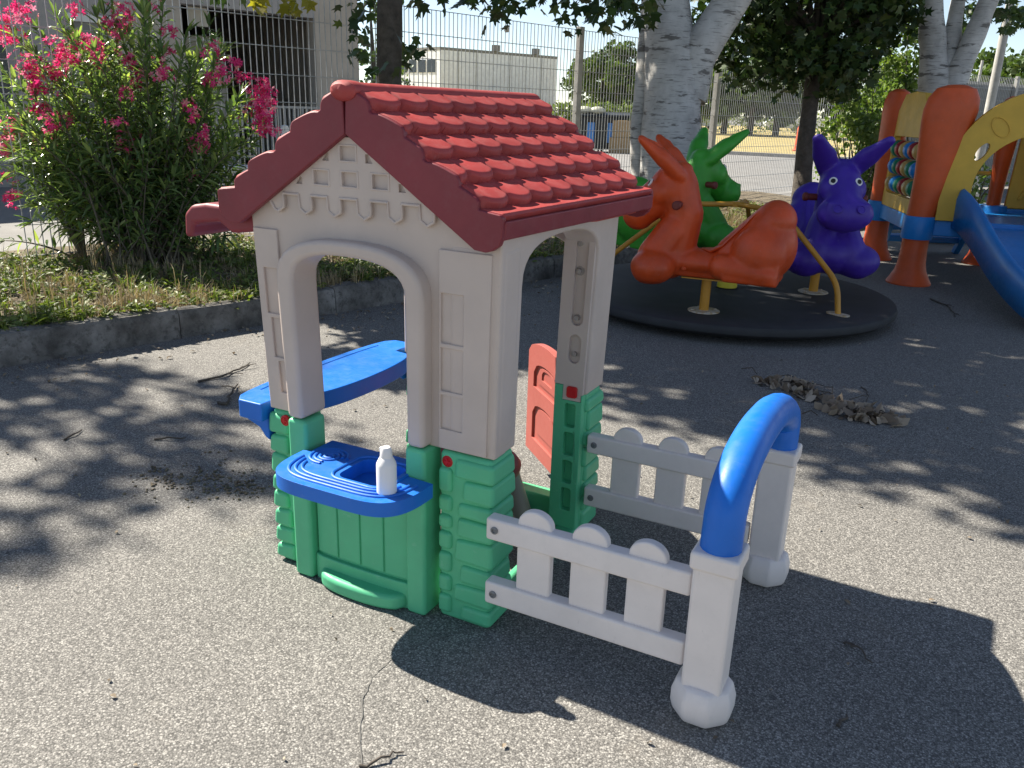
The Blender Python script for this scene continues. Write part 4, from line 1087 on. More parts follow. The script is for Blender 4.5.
# ------------------------------------------------------------------ weeds, dry grass, dead leaves
def blades(m, p, n, h, sp, rng, w=0.006):
    for k in range(n):
        a = rng.uniform(0, 2*PI); r = sp*rng.random(); b = Vector(p)+Vector((math.cos(a)*r*.4, math.sin(a)*r*.4, 0))
        hh = h*rng.uniform(.5, 1.15); d = Vector((math.cos(a), math.sin(a), 0))*sp*rng.uniform(.2, 1.2); s = Vector((-math.sin(a), math.cos(a), 0))*w
        i = len(m.v); m1 = b+d*.35+Vector((0, 0, hh*.62)); m2 = b+d+Vector((0, 0, hh*rng.uniform(.7, 1)))
        m.v += [tuple(b-s), tuple(b+s), tuple(m1+s*.8), tuple(m1-s*.8), tuple(m2)]; m.f += [(i, i+1, i+2, i+3), (i+3, i+2, i+4)]
rng = random.Random(61)
gw = MB(); dg = MB(); ll = MB()
for k in range(5200):
    u = rng.uniform(-3.0, 10.5) if rng.random() < .6 else rng.uniform(-1.5, 4.5); v = 0.09+2.4*rng.random()**1.5; z = bed_z(u, v)-0.005
    dens = noise.noise(Vector((u*1.1, v*1.3, 5.0)))+rng.gauss(0, .25)
    p = Kp(u, v, z)
    if dens > -0.17:
        if rng.random() < 0.38: blades(gw, p, rng.randint(4, 9), rng.uniform(.05, .15), 0.05, rng, 0.004)
        else:
            for q in range(rng.randint(5, 11)):
                a = rng.uniform(0, 2*PI)
                lance(gw, Vector(p)+Vector((rng.gauss(0, .03), rng.gauss(0, .03), rng.uniform(.0, .07))), (math.cos(a), math.sin(a), rng.uniform(.1, 1.0)), rng.uniform(.035, .085), rng.uniform(.014, .032), rng, .2)
    else:
        blades(dg, p, rng.randint(5, 12), rng.uniform(.06, .20), 0.09, rng, 0.003)
for k in range(150):  # taller dry stalks
    u = rng.uniform(-1.0, 7.0); v = rng.uniform(.3, 2.3); blades(dg, Kp(u, v, bed_z(u, v)), rng.randint(3, 7), rng.uniform(.18, .34), .13, rng, .0028)
def flat_leaf(m, p, s, rng, curl=0.5):
    a = rng.uniform(0, 2*PI); Mx = Matrix.Rotation(a, 3, 'Z') @ Matrix.Rotation(rng.gauss(0, .35), 3, 'X') @ Matrix.Rotation(rng.gauss(0, .35), 3, 'Y'); b = len(m.v)
    for q in OVAL: m.v.append(tuple(Vector(p)+Mx @ (Vector((q.x, q.y, q.z+curl*abs(q.x)*0.9))*s)))
    m.f.append(tuple(range(b, b+6)))
for k in range(5200):
    u = rng.uniform(-2.5, 11); v = 0.10+2.4*rng.random(); flat_leaf(ll, Kp(u, v, bed_z(u, v)+.012), rng.uniform(.025, .06), rng)
for k in range(420):   # blown against the kerb foot and over the asphalt next to it
    u = rng.uniform(-1, 8); v = -abs(rng.gauss(0, .28)); flat_leaf(ll, Kp(u, v, .008), rng.uniform(.012, .04), rng)
for k in range(260):
    flat_leaf(ll, (rng.uniform(-2.6, 1.9), rng.uniform(-.9, 5.5), .006), rng.uniform(.008, .024), rng)
tag(gw.build('weeds', M['weed'], smooth=0, recalc=False), 'green weeds growing in the planting bed', 'weeds', kind='stuff')
tag(dg.build('dry_grass', M['straw'], smooth=0, recalc=False), 'dry straw coloured grass in the planting bed', 'grass', kind='stuff')
tag(ll.build('leaf_litter', M['litter'], smooth=0, recalc=False), 'brown dead leaves scattered over the bed and kerb', 'leaves', kind='stuff')

# crumbs of earth and a thin old crack in the asphalt
cm = MB(); rng = random.Random(88)
def G(u, v):
    d = _f + _r*(u-512)/CAM_F - _u*(v-384)/CAM_F; q = CAM_POS + d*(-CAM_POS.z/d.z); return (q.x, q.y)
for cu, cv, su, sv, n in ((245, 488, 14, 6, 90), (205, 480, 12, 5, 50), (160, 478, 12, 6, 60), (228, 470, 30, 12, 70), (185, 492, 25, 8, 50), (560, 300, 60, 14, 60), (300, 330, 60, 8, 60)):
    for k in range(n):
        x, y = G(cu+rng.gauss(0, su), cv+rng.gauss(0, sv)); s = rng.uniform(.002, .008)
        cm.ball((x, y, s*.4), (s, s*rng.uniform(.6, 1.2), s*.7), 6, 4)
tag(cm.build('earth_crumbs', M['soil'], smooth=40), 'crumbs of dry earth scattered on the asphalt', 'earth', kind='stuff')
ck = MB()
for path, w0 in (([(362, 766), (360, 730), (363, 700), (372, 678), (390, 660), (418, 646), (448, 636), (476, 630)], .0045), ([(392, 668), (402, 664), (414, 656)], .004)):
    P = []
    for a, b in zip(path, path[1:]):
        for k in range(5): P.append(Vector((*G(a[0]+(b[0]-a[0])*k/5+rng.gauss(0, .5), a[1]+(b[1]-a[1])*k/5+rng.gauss(0, .5)), 0.0025)))
    i0 = len(ck.v)
    for i, p in enumerate(P):
        t = (P[min(i+1, len(P)-1)]-P[max(i-1, 0)]).normalized(); s = Vector((-t.y, t.x, 0))*w0*rng.uniform(.25, 1.0)*.5
        ck.v += [tuple(p-s), tuple(p+s)]
    for i in range(len(P)-1): ck.f.append((i0+2*i, i0+2*i+1, i0+2*i+3, i0+2*i+2))
tag(ck.build('crack', M['crack'], smooth=0), kind='structure')

# ------------------------------------------------------------------ debris heaps, twigs, odd leaves on the asphalt
def heap(label, c, rx, ry, n, seed, h=0.05):
    rng = random.Random(seed); t = thing('leaf_heap', label, 'leaf heap', (c[0], c[1], 0), group='swept leaf heaps on the asphalt'); m = MB()
    for k in range(n):
        a = rng.uniform(0, 2*PI); r = math.sqrt(rng.random()); p = (rx*r*math.cos(a), ry*r*math.sin(a), 0.012+h*(1-r)*rng.random())
        Mx = rot_rand(rng); s = rng.uniform(.034, .078); b = len(m.v)
        for q in OVAL: m.v.append(tuple(Vector(p)+Mx @ (Vector((q.x*1.15, q.y*1.3, 2.4*q.x*q.x+0.8*q.y*q.y))*s)))
        for i in range(b, b+len(OVAL)):
            if m.v[i][2] < 0.003: m.v[i] = (m.v[i][0], m.v[i][1], 0.003)
        m.f.append(tuple(range(b, b+len(OVAL))))
    m.build('dead_leaves', M['debris'], t, smooth=0, recalc=False, world=False)
    s = MB()
    for k in range(7):
        a = rng.uniform(0, PI); L = rng.uniform(.08, .2); x, y = rng.gauss(0, rx*.5), rng.gauss(0, ry*.5); z = rng.uniform(.008, .04)
        s.tube([(x, y, z), (x+L*.5*math.cos(a), y+L*.5*math.sin(a), z+.012), (x+L*math.cos(a+.25), y+L*math.sin(a+.25), z*.5)], .003, n=5)
    s.build('stalk', M['twig'], t, smooth=60, world=False)
heap('smaller heap of curled dead leaves left of the larger leaf heap', (0.32, 2.86), 0.16, 0.10, 62, 1)
heap('larger heap of curled dead leaves on the shaded asphalt below the carousel', (0.75, 2.58), 0.21, 0.12, 105, 2)
heap('thin strip of leaf scraps linking the two leaf heaps', (0.52, 2.72), 0.15, 0.05, 28, 3, 0.02)

def twig(label, pts, r=0.006, seed=0, side=1):
    rng = random.Random(seed); m = MB(); P = []
    for i in range(len(pts)-1):
        a, b = Vector((*pts[i], 0)), Vector((*pts[i+1], 0))
        for k in range(4): P.append(a.lerp(b, k/4)+Vector((rng.gauss(0, .006), rng.gauss(0, .006), 0)))
    P.append(Vector((*pts[-1], 0))); n = len(P)
    P = [Vector((p.x, p.y, r+0.012*math.sin(PI*i/n)*rng.random())) for i, p in enumerate(P)]
    m.tube(P, [r*(1-.6*i/n) for i in range(n)], n=7)
    for k in range(side):
        i = rng.randint(n//3, n-2); d = (P[i+1]-P[i]).normalized(); q = Matrix.Rotation(rng.choice((-1, 1))*.8, 3, 'Z') @ d; L = rng.uniform(.05, .12)
        m.tube([P[i], P[i]+q*L*.5+Vector((0, 0, .006)), P[i]+q*L], [r*.6, r*.45, r*.25], n=6)
    o = m.build('fallen_twig', M['twig'], smooth=60); L0 = Vector((P[0].x, P[0].y, 0))
    for v in o.data.vertices: v.co -= L0
    o.location = L0
    tag(o, label, 'twig', 'fallen twigs on the asphalt')
def G(u, v):
    d = _f + _r*(u-512)/CAM_F - _u*(v-384)/CAM_F; q = CAM_POS + d*(-CAM_POS.z/d.z); return (q.x, q.y)
twig('long forked twig left of the playhouse, nearest the kerb', [G(196, 383), G(222, 378), G(238, 371), G(250, 364)], .007, 1, 2)
twig('thick crooked stick beside the end of the blue side counter', [G(216, 404), G(228, 406), G(232, 395), G(238, 386)], .009, 2, 1)
twig('thin straight twig on the dappled asphalt left of the playhouse', [G(153, 441), G(186, 440)], .005, 3, 0)
twig('short dark twig in the dark shade at the left', [G(64, 441), G(82, 431)], .005, 4, 0)
twig('dark twig lying on the sunlit asphalt at the lower edge', [G(364, 766), G(384, 759), G(404, 754)], .004, 5, 0)
twig('small twig in the shadow in front of the near white post', [G(843, 642), G(858, 652), G(872, 664)], .004, 6, 0)
twig('tiny twig deep in the playhouse shadow at the right', [G(838, 728), G(846, 717)], .005, 7, 0)
twig('pale long twig between the carousel and the playset', [G(930, 300), G(950, 309), G(955, 318)], .008, 8, 2)
twig('thin twig curving over the shade right of the leaf heaps', [G(862, 388), G(868, 396), G(866, 405)], .004, 9, 0)
# ================================================================== PLAYSET WITH SLIDE
A = Vector((0.73, 6.79)); E1 = Vector((0.985, 0.17)).normalized(); E2 = Vector((-E1.y, E1.x))
ps = thing('slide_playset', 'orange, yellow and blue plastic slide playset with bead counter and arched entrance', 'playset', (A.x, A.y, 0), rotz=math.atan2(E1.y, E1.x))
def loc(p): d = Vector(p)-A; return (d.dot(E1), d.dot(E2))
PA = (0.0, 0.0); PB = loc((0.29, 8.17)); PC = loc((1.36, 8.56)); PD = (1.62, 0.0); PE = (1.62, 1.60)
def play_post(p, face, top=1.76, name='post', lean=0.0, wid=1.0):
    m = MB(); m.lathe([(0.195, 0.0), (0.197, 0.012), (0.175, 0.05), (0.140, 0.12), (0.122, 0.20), (0.118, 0.27), (0.116, 0.275), (0.114, 0.43)], (*p, 0), 28)
    o = m.build('post_foot', M['orange'], ps, world=False)
    m = MB(); prof = [(0.118, 0.60), (0.125, 0.75), (0.150, 1.0), (0.190, 1.25), (0.222, 1.45), (0.230, 1.55), (0.215, 1.65), (0.165, top-0.03), (0.08, top), (0, top+0.004)]
    # petal shaped upper panel, wide across its face and shallow behind
    b = len(m.v); m.lathe(prof, (0, 0, 0), 30)
    c, s = math.cos(face), math.sin(face)
    for i in range(b, len(m.v)):
        x, y, z = m.v[i]; k = max(0.0, z-0.6)/1.1; y *= 1-0.45*min(1, k*1.3); x *= wid
        m.v[i] = (p[0]+x*c-y*s+lean*k, p[1]+x*s+y*c, z)
    m.build(name, M['orange'], ps, world=False)
    MB().lathe([(0.132, 0.42), (0.136, 0.44), (0.136, 0.61), (0.128, 0.625), (0.10, 0.63)], (*p, 0), 28).build('deck_sleeve', M['pblue'], ps, world=False)
play_post(PA, R(12), lean=0.11); play_post(PB, R(102)); play_post(PC, R(-30), 1.72, wid=0.5); play_post(PD, R(-20)); play_post(PE, R(70))
MB().prism([PA, PD, PE, PC, PB], 0.50, 0.555, 'z').build('deck', M['pblue'], ps, world=False, bevel=0.01)
def edge_box(m, p, q, z0, z1, th=0.05, e=0.0):
    d = (Vector(q)-Vector(p)); L = d.length; d.normalize(); n = Vector((-d.y, d.x))*th/2; a = Vector(p)+d*e; b = Vector(q)-d*e
    vs = [(v.x, v.y, z) for z in (z0, z1) for v in (a-n, b-n, b+n, a+n)]
    m.add(vs, [(3, 2, 1, 0), (4, 5, 6, 7), (0, 1, 5, 4), (1, 2, 6, 5), (2, 3, 7, 6), (3, 0, 4, 7)])
m = MB()
for p, q in ((PA, PD), (PD, PE), (PE, PC), (PC, PB), (PB, PA)): edge_box(m, p, q, 0.455, 0.60, 0.06, 0.10)
m.build('deck_beam', M['pblue'], ps, world=False, bevel=0.012)
# stair of blue rungs at the back, seen under the deck
for k, (z, o) in enumerate(((0.14, 0.55), (0.30, 0.28))):
    mm = MB(); edge_box(mm, (PB[0]+.15, PB[1]+o), (PC[0]-.15, PC[1]+o), z, z+.07, 0.22); mm.build('step', M['pblue'], ps, world=False, bevel=0.015)
for q in (PB, PC):
    sx = 0.15 if q is PB else -0.15
    mm = MB(); mm.prism([(q[1]+0.1, 0.5), (q[1]+0.1, 0.36), (q[1]+0.62, 0.0), (q[1]+0.78, 0.0), (q[1]+0.2, 0.5)], q[0]+sx-.03, q[0]+sx+.03, 'x'); mm.build('stair_stringer', M['pblue'], ps, world=False, bevel=0.01)
# panel helper: outline in (along, z) on the vertical plane p-q
def panel(name, p, q, outline, holes, mat, th=0.06, bevel=0.014, shift=0.0, parent=None):
    p = Vector(p); d = (Vector(q)-p).normalized(); n = Vector((-d.y, d.x))
    m = MB(); m.prism(outline, shift-th/2, shift+th/2, 'y', holes)
    m.v = [(p.x+d.x*u+n.x*t, p.y+d.y*u+n.y*t, z) for u, t, z in m.v]
    return m.build(name, mat, parent or ps, world=False, bevel=bevel, seg=3)
LAB = (Vector(PB)-Vector(PA)).length
o = [(0.12, 0.60), (LAB-0.12, 0.60), (LAB-0.16, 1.2), (LAB-0.22, 1.55), (LAB-0.40, 1.70), (LAB/2, 1.72), (0.40, 1.70), (0.22, 1.55), (0.16, 1.2)]
bp = panel('bead_panel', PA, PB, o, [rrect(0.22, LAB-0.22, 0.74, 1.30, 0.03, 4)], M['pyellow'])
panel('bead_panel_emblem', PA, PB, [(LAB*.56, 1.44), (LAB*.62, 1.40), (LAB*.69, 1.43), (LAB*.66, 1.455), (LAB*.63, 1.50)], [], M['pyellow'], 0.02, 0.004, -0.036, bp)
for k in range(3): panel('panel_rim', PA, PB, circle(0.40+0.32*k, 0.665, 0.055, 20), [circle(0.40+0.32*k, 0.665, 0.043, 20)], M['pyellow'], 0.014, 0.003, -0.034, bp)
dAB = (Vector(PB)-Vector(PA)).normalized()
cols = {1.18: ['pred', 'pgreen', 'pblue', 'pcream', 'pred', 'pgreen', 'pblue'], 1.01: ['pcream', 'pred', 'pgreen', 'pblue', 'pcream', 'pred', 'pblue'], 0.84: ['pred', 'pgreen', 'pblue', 'pcream', 'pgreen', 'pred', 'pcream']}
cols = {1.18: ['pcream', 'pred', 'pblue', 'pcream', 'pred', 'pgreen'], 1.01: ['pblue', 'pgreen', 'pcream', 'pred', 'pgreen', 'pblue'], 0.84: ['pgreen', 'pcream', 'pred', 'pgreen', 'pblue', 'pcream']}
for z, cs in cols.items():
    rod = MB(); a = Vector(PA)+dAB*0.20; b = Vector(PA)+dAB*(LAB-0.20); rod.tube([(a.x, a.y, z), (b.x, b.y, z)], 0.012, n=8)
    rod = rod.build('bead_rod', M['steel'], bp, world=False)
    for i, cn in enumerate(cs):
        q = Vector(PA)+dAB*(0.30+0.160*i)
        m = MB(); m.lathe([(0.0, -0.066), (0.050, -0.062), (0.078, -0.035), (0.084, 0.0), (0.078, 0.035), (0.050, 0.062), (0, 0.066)], n=20)
        bo = m.build('bead', M[cn], bp, world=False); bo.matrix_basis = Matrix.Translation((q.x, q.y, z)) @ Vector((dAB.x, dAB.y, 0)).to_track_quat('Z', 'Y').to_matrix().to_4x4()
# arched entrance on the slide side
xc, ro, ri = 0.90, 0.78, 0.53
outl = [(xc-ro, 0.60)] + [(xc+ro*math.sin(PI/2*t)*(1), 0.95+0.80*math.cos(PI/2*t)) for t in [i/16-1 for i in range(33)]] + [(xc+ro, 0.60), (xc+ri, 0.60)]
outl += [(xc-ri*math.sin(PI/2*t), 0.90+0.48*math.cos(PI/2*t)) for t in [i/14-1 for i in range(29)]] + [(xc-ri, 0.60)]
def tilted_oval(cx, cz, a, b, ang, n=18): return [(cx+a*math.cos(t)*math.cos(ang)-b*math.sin(t)*math.sin(ang), cz+a*math.cos(t)*math.sin(ang)+b*math.sin(t)*math.cos(ang)) for t in [2*PI*i/n for i in range(n)]]
ap = panel('arch_panel', PA, PD, outl, [tilted_oval(xc-0.505, 1.21, 0.085, 0.040, R(60)), tilted_oval(xc+0.505, 1.21, 0.085, 0.040, R(120))], M['pyellow'], 0.07, 0.018, -0.03)
for a in (-40, 0, 40):
    ex, ez = xc+0.62*math.sin(R(a)), 0.93+0.64*math.cos(R(a)); panel('arch_motif', PA, PD, tilted_oval(ex, ez, 0.10, 0.062, R(90-a)), [tilted_oval(ex, ez, 0.092, 0.054, R(90-a))], M['pyellow'], 0.012, 0.002, -0.068, ap)
# yellow back wall with moulded ribs, and a ladder-like rail
LCE = (Vector(PE)-Vector(PC)).length
bw_ = panel('rear_panel', PC, PE, [(0.10, 0.60), (LCE-0.05, 0.60), (LCE-0.05, 1.62), (LCE*.6, 1.74), (0.14, 1.66)], [], M['pyellow'])
for k in range(3):
    rr = [(0.22+0.24*k+0.12*math.sin(PI*i/14), 0.70+0.85*i/14) for i in range(15)]
    panel('wall_rib', PC, PE, [(u-.018, z) for u, z in rr]+[(u+.018, z) for u, z in rr[::-1]], [], M['pyellow'], 0.03, 0.006, -0.04, bw_)
LDE = 1.60
panel('side_panel', PD, PE, [(0.12, 0.60), (LDE-0.12, 0.60), (LDE-0.18, 1.62), (LDE/2, 1.74), (0.18, 1.62)], [], M['pyellow'])
m = MB()
q = Vector(PB).lerp(Vector(PC), 0.62); m.tube([(q.x, q.y, 0.55), (q.x, q.y, 1.45)], 0.028, n=12)
q2 = Vector(PB).lerp(Vector(PC), 0.92)
for z in (0.95, 1.40): m.tube([(q.x, q.y, z), (q2.x, q2.y, z)], 0.022, n=10)
m.build('guard_rail', M['pyellow'], ps, world=False)
# the slide: one moulded trough with rolled side walls
prof = [(-0.41, -0.02), (-0.415, 0.20), (-0.40, 0.255), (-0.375, 0.27), (-0.350, 0.255), (-0.335, 0.18), (-0.30, 0.03), (-0.24, 0.0), (0.24, 0.0), (0.30, 0.03), (0.335, 0.18), (0.350, 0.255), (0.375, 0.27), (0.40, 0.255), (0.415, 0.20), (0.41, -0.02)]
vs = []; fs = []; NS = 44; np_ = len(prof)
for i in range(NS+1):
    f = i/NS; y = 0.05-1.85*f
    z = 0.565-0.455*(f*f*(3-2*f))**0.92+0.012*math.sin(f*PI*3.0)*f
    wh = (0.30+0.70*min(1, f/0.06)) if f < 0.06 else 1.0
    wh *= 1.28-0.50*f if f < 0.5 else 1.03-0.30*(f-0.5)
    end = max(0.0, (f-0.93)/0.07)
    for u, w in prof:
        hh = max(w, -0.02)*(wh if w > 0 else 1)*(1-0.75*end**1.5)
        vs.append((xc-0.24+u*(1.0+0.10*f)+0.38*f, y, max(0.02, z+hh)))
for i in range(NS):
    for k in range(np_-1): fs.append((i*np_+k, i*np_+k+1, (i+1)*np_+k+1, (i+1)*np_+k))
sl = MB().add(vs, fs).build('slide', M['pblue'], ps, world=False, smooth=60)
sd = sl.modifiers.new('thick', 'SOLIDIFY'); sd.thickness = 0.022; sd.offset = -1

# ================================================================== WIRE FENCE
fn = thing('wire_fence', 'tall galvanised wire mesh fence on concrete posts behind the planting bed', 'fence', (*W(0, 0, 0)[:2], 0.0))
ZB, ZTOP = 0.13, 2.42
def mesh_bay(p, q, z0=ZB, z1=ZTOP, parent=fn, sp=0.0625, hs=0.245, r=0.0032):
    p, q = Vector(p), Vector(q); d = (q-p); L = d.length; d.normalize(); n = Vector((-d.y, d.x)); m = MB()
    def bar(a, b, up): 
        u = Vector(up)*r; w = Vector((n.x, n.y, 0))*r; a, b = Vector(a), Vector(b)
        m.add([a-u-w, a+u-w, a+u+w, a-u+w, b-u-w, b+u-w, b+u+w, b-u+w], [(0, 1, 5, 4), (1, 2, 6, 5), (2, 3, 7, 6), (3, 0, 4, 7)])
    k = int(L/sp)
    for i in range(1, k):
        c = p+d*(L*i/k); bar((c.x, c.y, z0), (c.x, c.y, z1+.004), (d.x, d.y, 0))
    z = z1
    while z > z0:
        for o in (0.0055, -0.0055): bar((p.x+n.x*o, p.y+n.y*o, z), (q.x+n.x*o, q.y+n.y*o, z), (0, 0, 1))
        z -= hs
    return m.build('mesh_panel', M['wire'], parent, smooth=0)
def f_post(x, y, ang, z1=2.46, parent=fn, w=0.05):
    m = MB(); m.box(x-w, x+w, y-w*.8, y+w*.8, -0.02, z1, rot=ang, taper=0.006); return m.build('post', M['post'], parent, bevel=0.006)
S = [0.15+3.42*k for k in range(-2, 5)]
S = [s-0.05 for s in S]
ang = math.atan2(FD.y, FD.x)
for s in S:
    if s > 5: f_post(*W(s, 0, 0)[:2], ang)
    elif s > 2: MB().lathe([(.014, 0), (.014, 2.45), (0, 2.46)], W(s+.28, 0, 0), 12).build('post', M['wire'], fn)
for a, b in zip(S, S[1:]): mesh_bay(W(a+.05, 0, 0)[:2], W(b-.05, 0, 0)[:2])
cor = Vector(W(S[-1], 0, 0)[:2]); D2 = Vector((0.52, 0.854)).normalized()
fn2 = thing('wire_fence', 'far run of wire mesh fence with grey netting, behind the slide playset', 'fence', (cor.x, cor.y, 0))
for k in range(1, 4):
    c = cor+D2*3.3*k; f_post(c.x, c.y, math.atan2(D2.y, D2.x), parent=fn2)
    b0 = cor+D2*(3.3*(k-1)+.05); b1 = c-D2*.05; mesh_bay(b0, b1, parent=fn2)
n2 = Vector((-D2.y, D2.x)); m = MB()
a = cor+D2*2.2+n2*.06; b = cor+D2*9.9+n2*.06
m.add([(a.x, a.y, .05), (b.x, b.y, .05), (b.x, b.y, 2.30), (a.x, a.y, 2.30), (a.x+n2.x*.03, a.y+n2.y*.03, .05), (b.x+n2.x*.03, b.y+n2.y*.03, .05), (b.x+n2.x*.03, b.y+n2.y*.03, 2.30), (a.x+n2.x*.03, a.y+n2.y*.03, 2.30)],
      [(0, 1, 2, 3), (7, 6, 5, 4), (0, 4, 5, 1), (1, 5, 6, 2), (2, 6, 7, 3), (3, 7, 4, 0)])
m.build('netting', M['greypanel'], fn2)
# lamp posts
def lamp(u, v, d, r, label, h, head=True):
    b = pt(u, v, d); b.z = 0; t = thing('lamp_post', label, 'lamp post', b, 'lamp posts beyond the playset'); m = MB()
    m.lathe([(r*1.6, 0), (r*1.6, 0.3), (r, 0.34), (r*0.75, h), (0, h)], n=16); m.build('pole', M['post'], t, world=False)
    if not head: return
    m = MB(); m.tube([(0, 0, h-.05), (.1, 0, h+.25), (.6, 0, h+.35)], r*.55, n=10); m.build('arm', M['post'], t, world=False)
    m = MB(); m.box(.55, 1.0, -.09, .09, h+.31, h+.40); m.build('lamp_head', M['greypanel'], t, world=False, bevel=.03)
lamp(991, 100, 14.0, 0.075, 'thick pale lamp post right of the three stemmed tree', 6.0)
lamp(975, 100, 27.0, 0.055, 'thin distant lamp post between the tree and the thick lamp post', 3.35, False)

# ================================================================== BUILDINGS AND THE STREET BEYOND
bd = thing('service_building', 'grey and beige rendered building with a wide dark garage opening behind the oleander', 'building', W(0, 8, 0))
m = MB(); wbox(m, -9, 5.55, 8, 8.3, 0, 4.3); wbox(m, 5.55, 8.30, 8, 8.3, 3.03, 4.3); m.build('wall', M['stucco'], bd)
m = MB(); wbox(m, 8.30, 9.35, 7.997, 8.302, 0, 4.3); m.build('pier', M['stucco2'], bd)
m = MB(); wbox(m, 9.053, 9.35, 8.302, 15, 0, 4.3); m.build('end_wall', M['stucco2'], bd)
m = MB(); wbox(m, 4.4, 5.547, 7.985, 7.999, 0, 4.2); m.build('pier', M['stucco2'], bd)
m = MB(); wbox(m, -9, 9.3, 8.31, 15, 4.303, 4.45); m.build('roof', M['greypanel'], bd)
m = MB(); wbox(m, -9, 9.05, 14.7, 14.95, 0, 4.3); wbox(m, 5.0, 5.5, 8.31, 14.7, 0, 4.3); wbox(m, 5.5, 9.05, 8.31, 14.69, 0.003, 0.012); m.build('garage_interior', M['darkroom'], bd)
m = MB(); wbox(m, 5.80, 6.17, 8.25, 8.30, 2.70, 3.02); m.build('inner_board', M['shedwall'], bd)
m = MB(); wbox(m, 6.20, 7.05, 9.4, 9.5, 0.013, 2.62); m.build('inner_board', M['shedwall'], bd)
m = MB(); wbox(m, 3.62, 4.30, 7.95, 7.998, 2.58, 2.70); m.build('lintel', M['whitepaint'], bd, bevel=.005)
m = MB(); wbox(m, 3.66, 4.26, 7.97, 7.998, 1.2, 2.57); m.build('shutter', M['greypanel'], bd, bevel=.005)
m = MB(); wbox(m, 2.20, 2.66, 7.97, 7.998, 1.25, 2.16); m.build('window', M['winglass'], bd, bevel=.005)
rl = thing('railing', 'white picket railing in front of the dark garage opening', 'railing', W(3.4, 6.3, 0))
for z in (0.50, 1.33): m = MB(); wbox(m, 3.4, 7.6, 6.28, 6.32, z, z+.04); m.build('rail', M['greypaint'], rl)
m = MB()
for k in range(46): m = MB(); wbox(m, 3.42+.092*k, 3.45+.092*k, 6.285, 6.315, 0.543, 1.327); m.build('picket', M['greypaint'], rl)
for s in (3.4, 5.5, 7.6): m = MB(); wbox(m, s-.04, s+.04, 6.24, 6.36, 0, 1.42); m.build('railing_post', M['greypaint'], rl)
bo = thing('bollard', 'white cylindrical bollard by the end of the white railing', 'bollard', W(6.15, 5.8, 0)); m = MB(); m.lathe([(.07, 0), (.07, 1.0), (.06, 1.05), (0, 1.07)], n=18); m.build('bollard_body', M['whitepaint'], bo, world=False)
be = thing('bench', 'low concrete bench with white slabs on the far side of the road', 'bench', W(4.6, 5.2, 0))
m = MB(); wbox(m, 3.9, 5.3, 5.0, 5.45, .36, .45); m.build('seat', M['whitepaint'], be, bevel=.01)
for s in (4.1, 5.0): m = MB(); wbox(m, s, s+.15, 5.05, 5.40, 0, .358); m.build('leg', M['concrete'], be)

wh = thing('warehouse', 'long white flat roofed industrial building under the open sky', 'warehouse', P3(440, 108, 90)[:2]+(0,))
l_, c_, r_c = pt(398, 80, 95), pt(440, 80, 90), pt(556, 80, 100)
def vwall(m, a, b, z0, z1, th=0.25):
    d = Vector((b.x-a.x, b.y-a.y)).normalized(); n = Vector((-d.y, d.x))*th
    m.add([(a.x, a.y, z0), (b.x, b.y, z0), (b.x, b.y, z1), (a.x, a.y, z1), (a.x+n.x, a.y+n.y, z0), (b.x+n.x, b.y+n.y, z0), (b.x+n.x, b.y+n.y, z1), (a.x+n.x, a.y+n.y, z1)],
          [(0, 1, 2, 3), (7, 6, 5, 4), (0, 4, 5, 1), (1, 5, 6, 2), (2, 6, 7, 3), (3, 7, 4, 0)])
HB = 7.15; bk = l_+(r_c-c_)
m = MB(); fp = [(l_.x, l_.y), (c_.x, c_.y), (r_c.x, r_c.y), (bk.x, bk.y)]; m.prism(fp, 0, HB, 'z'); m.build('wall', M['whitewall'], wh)
cen = (l_+r_c)/2
m = MB(); m.prism([(cen.x+(x-cen.x)*1.004, cen.y+(y-cen.y)*1.004) for x, y in fp], HB+.002, HB+.30, 'z'); m.build('roof_edge', M['greypanel'], wh)
n_lc = Vector((c_.y-l_.y, -(c_.x-l_.x), 0)).normalized()
if n_lc.dot(CAM_POS-c_) < 0: n_lc = -n_lc
for k in range(4):
    m = MB(); a = l_.lerp(c_, 0.06+0.22*k)+n_lc*.06; b = l_.lerp(c_, 0.06+0.22*k+0.17)+n_lc*.06
    vwall(m, a, b, 4.9, 6.2, .1); m.build('window', M['winglass'], wh)
for f in (.45, .8):
    q = c_.lerp(r_c, f); m = MB(); m.box(q.x-.35, q.x+.35, q.y-.35, q.y+.35, HB+.31, HB+.95); m.build('roof_vent', M['greypanel'], wh)
n_cr = Vector((r_c.y-c_.y, -(r_c.x-c_.x), 0)).normalized()
if n_cr.dot(CAM_POS-c_) < 0: n_cr = -n_cr
for k in range(1, 7):   # faint vertical joints of the cladding
    q = c_.lerp(r_c, k/7)+n_cr*.03; q2 = c_.lerp(r_c, k/7+.004)+n_cr*.03; m = MB(); vwall(m, q, q2, 0.1, HB, .04); m.build('cladding_joint', M['greypanel'], wh)
q = c_.lerp(r_c, .53)+n_cr*.05; m = MB(); m.tube([q+Vector((0, 0, 5.3)), q+n_cr*.25+Vector((0, 0, 5.3))], .3, n=14); m.build('wall_lamp', M['greypanel'], wh)

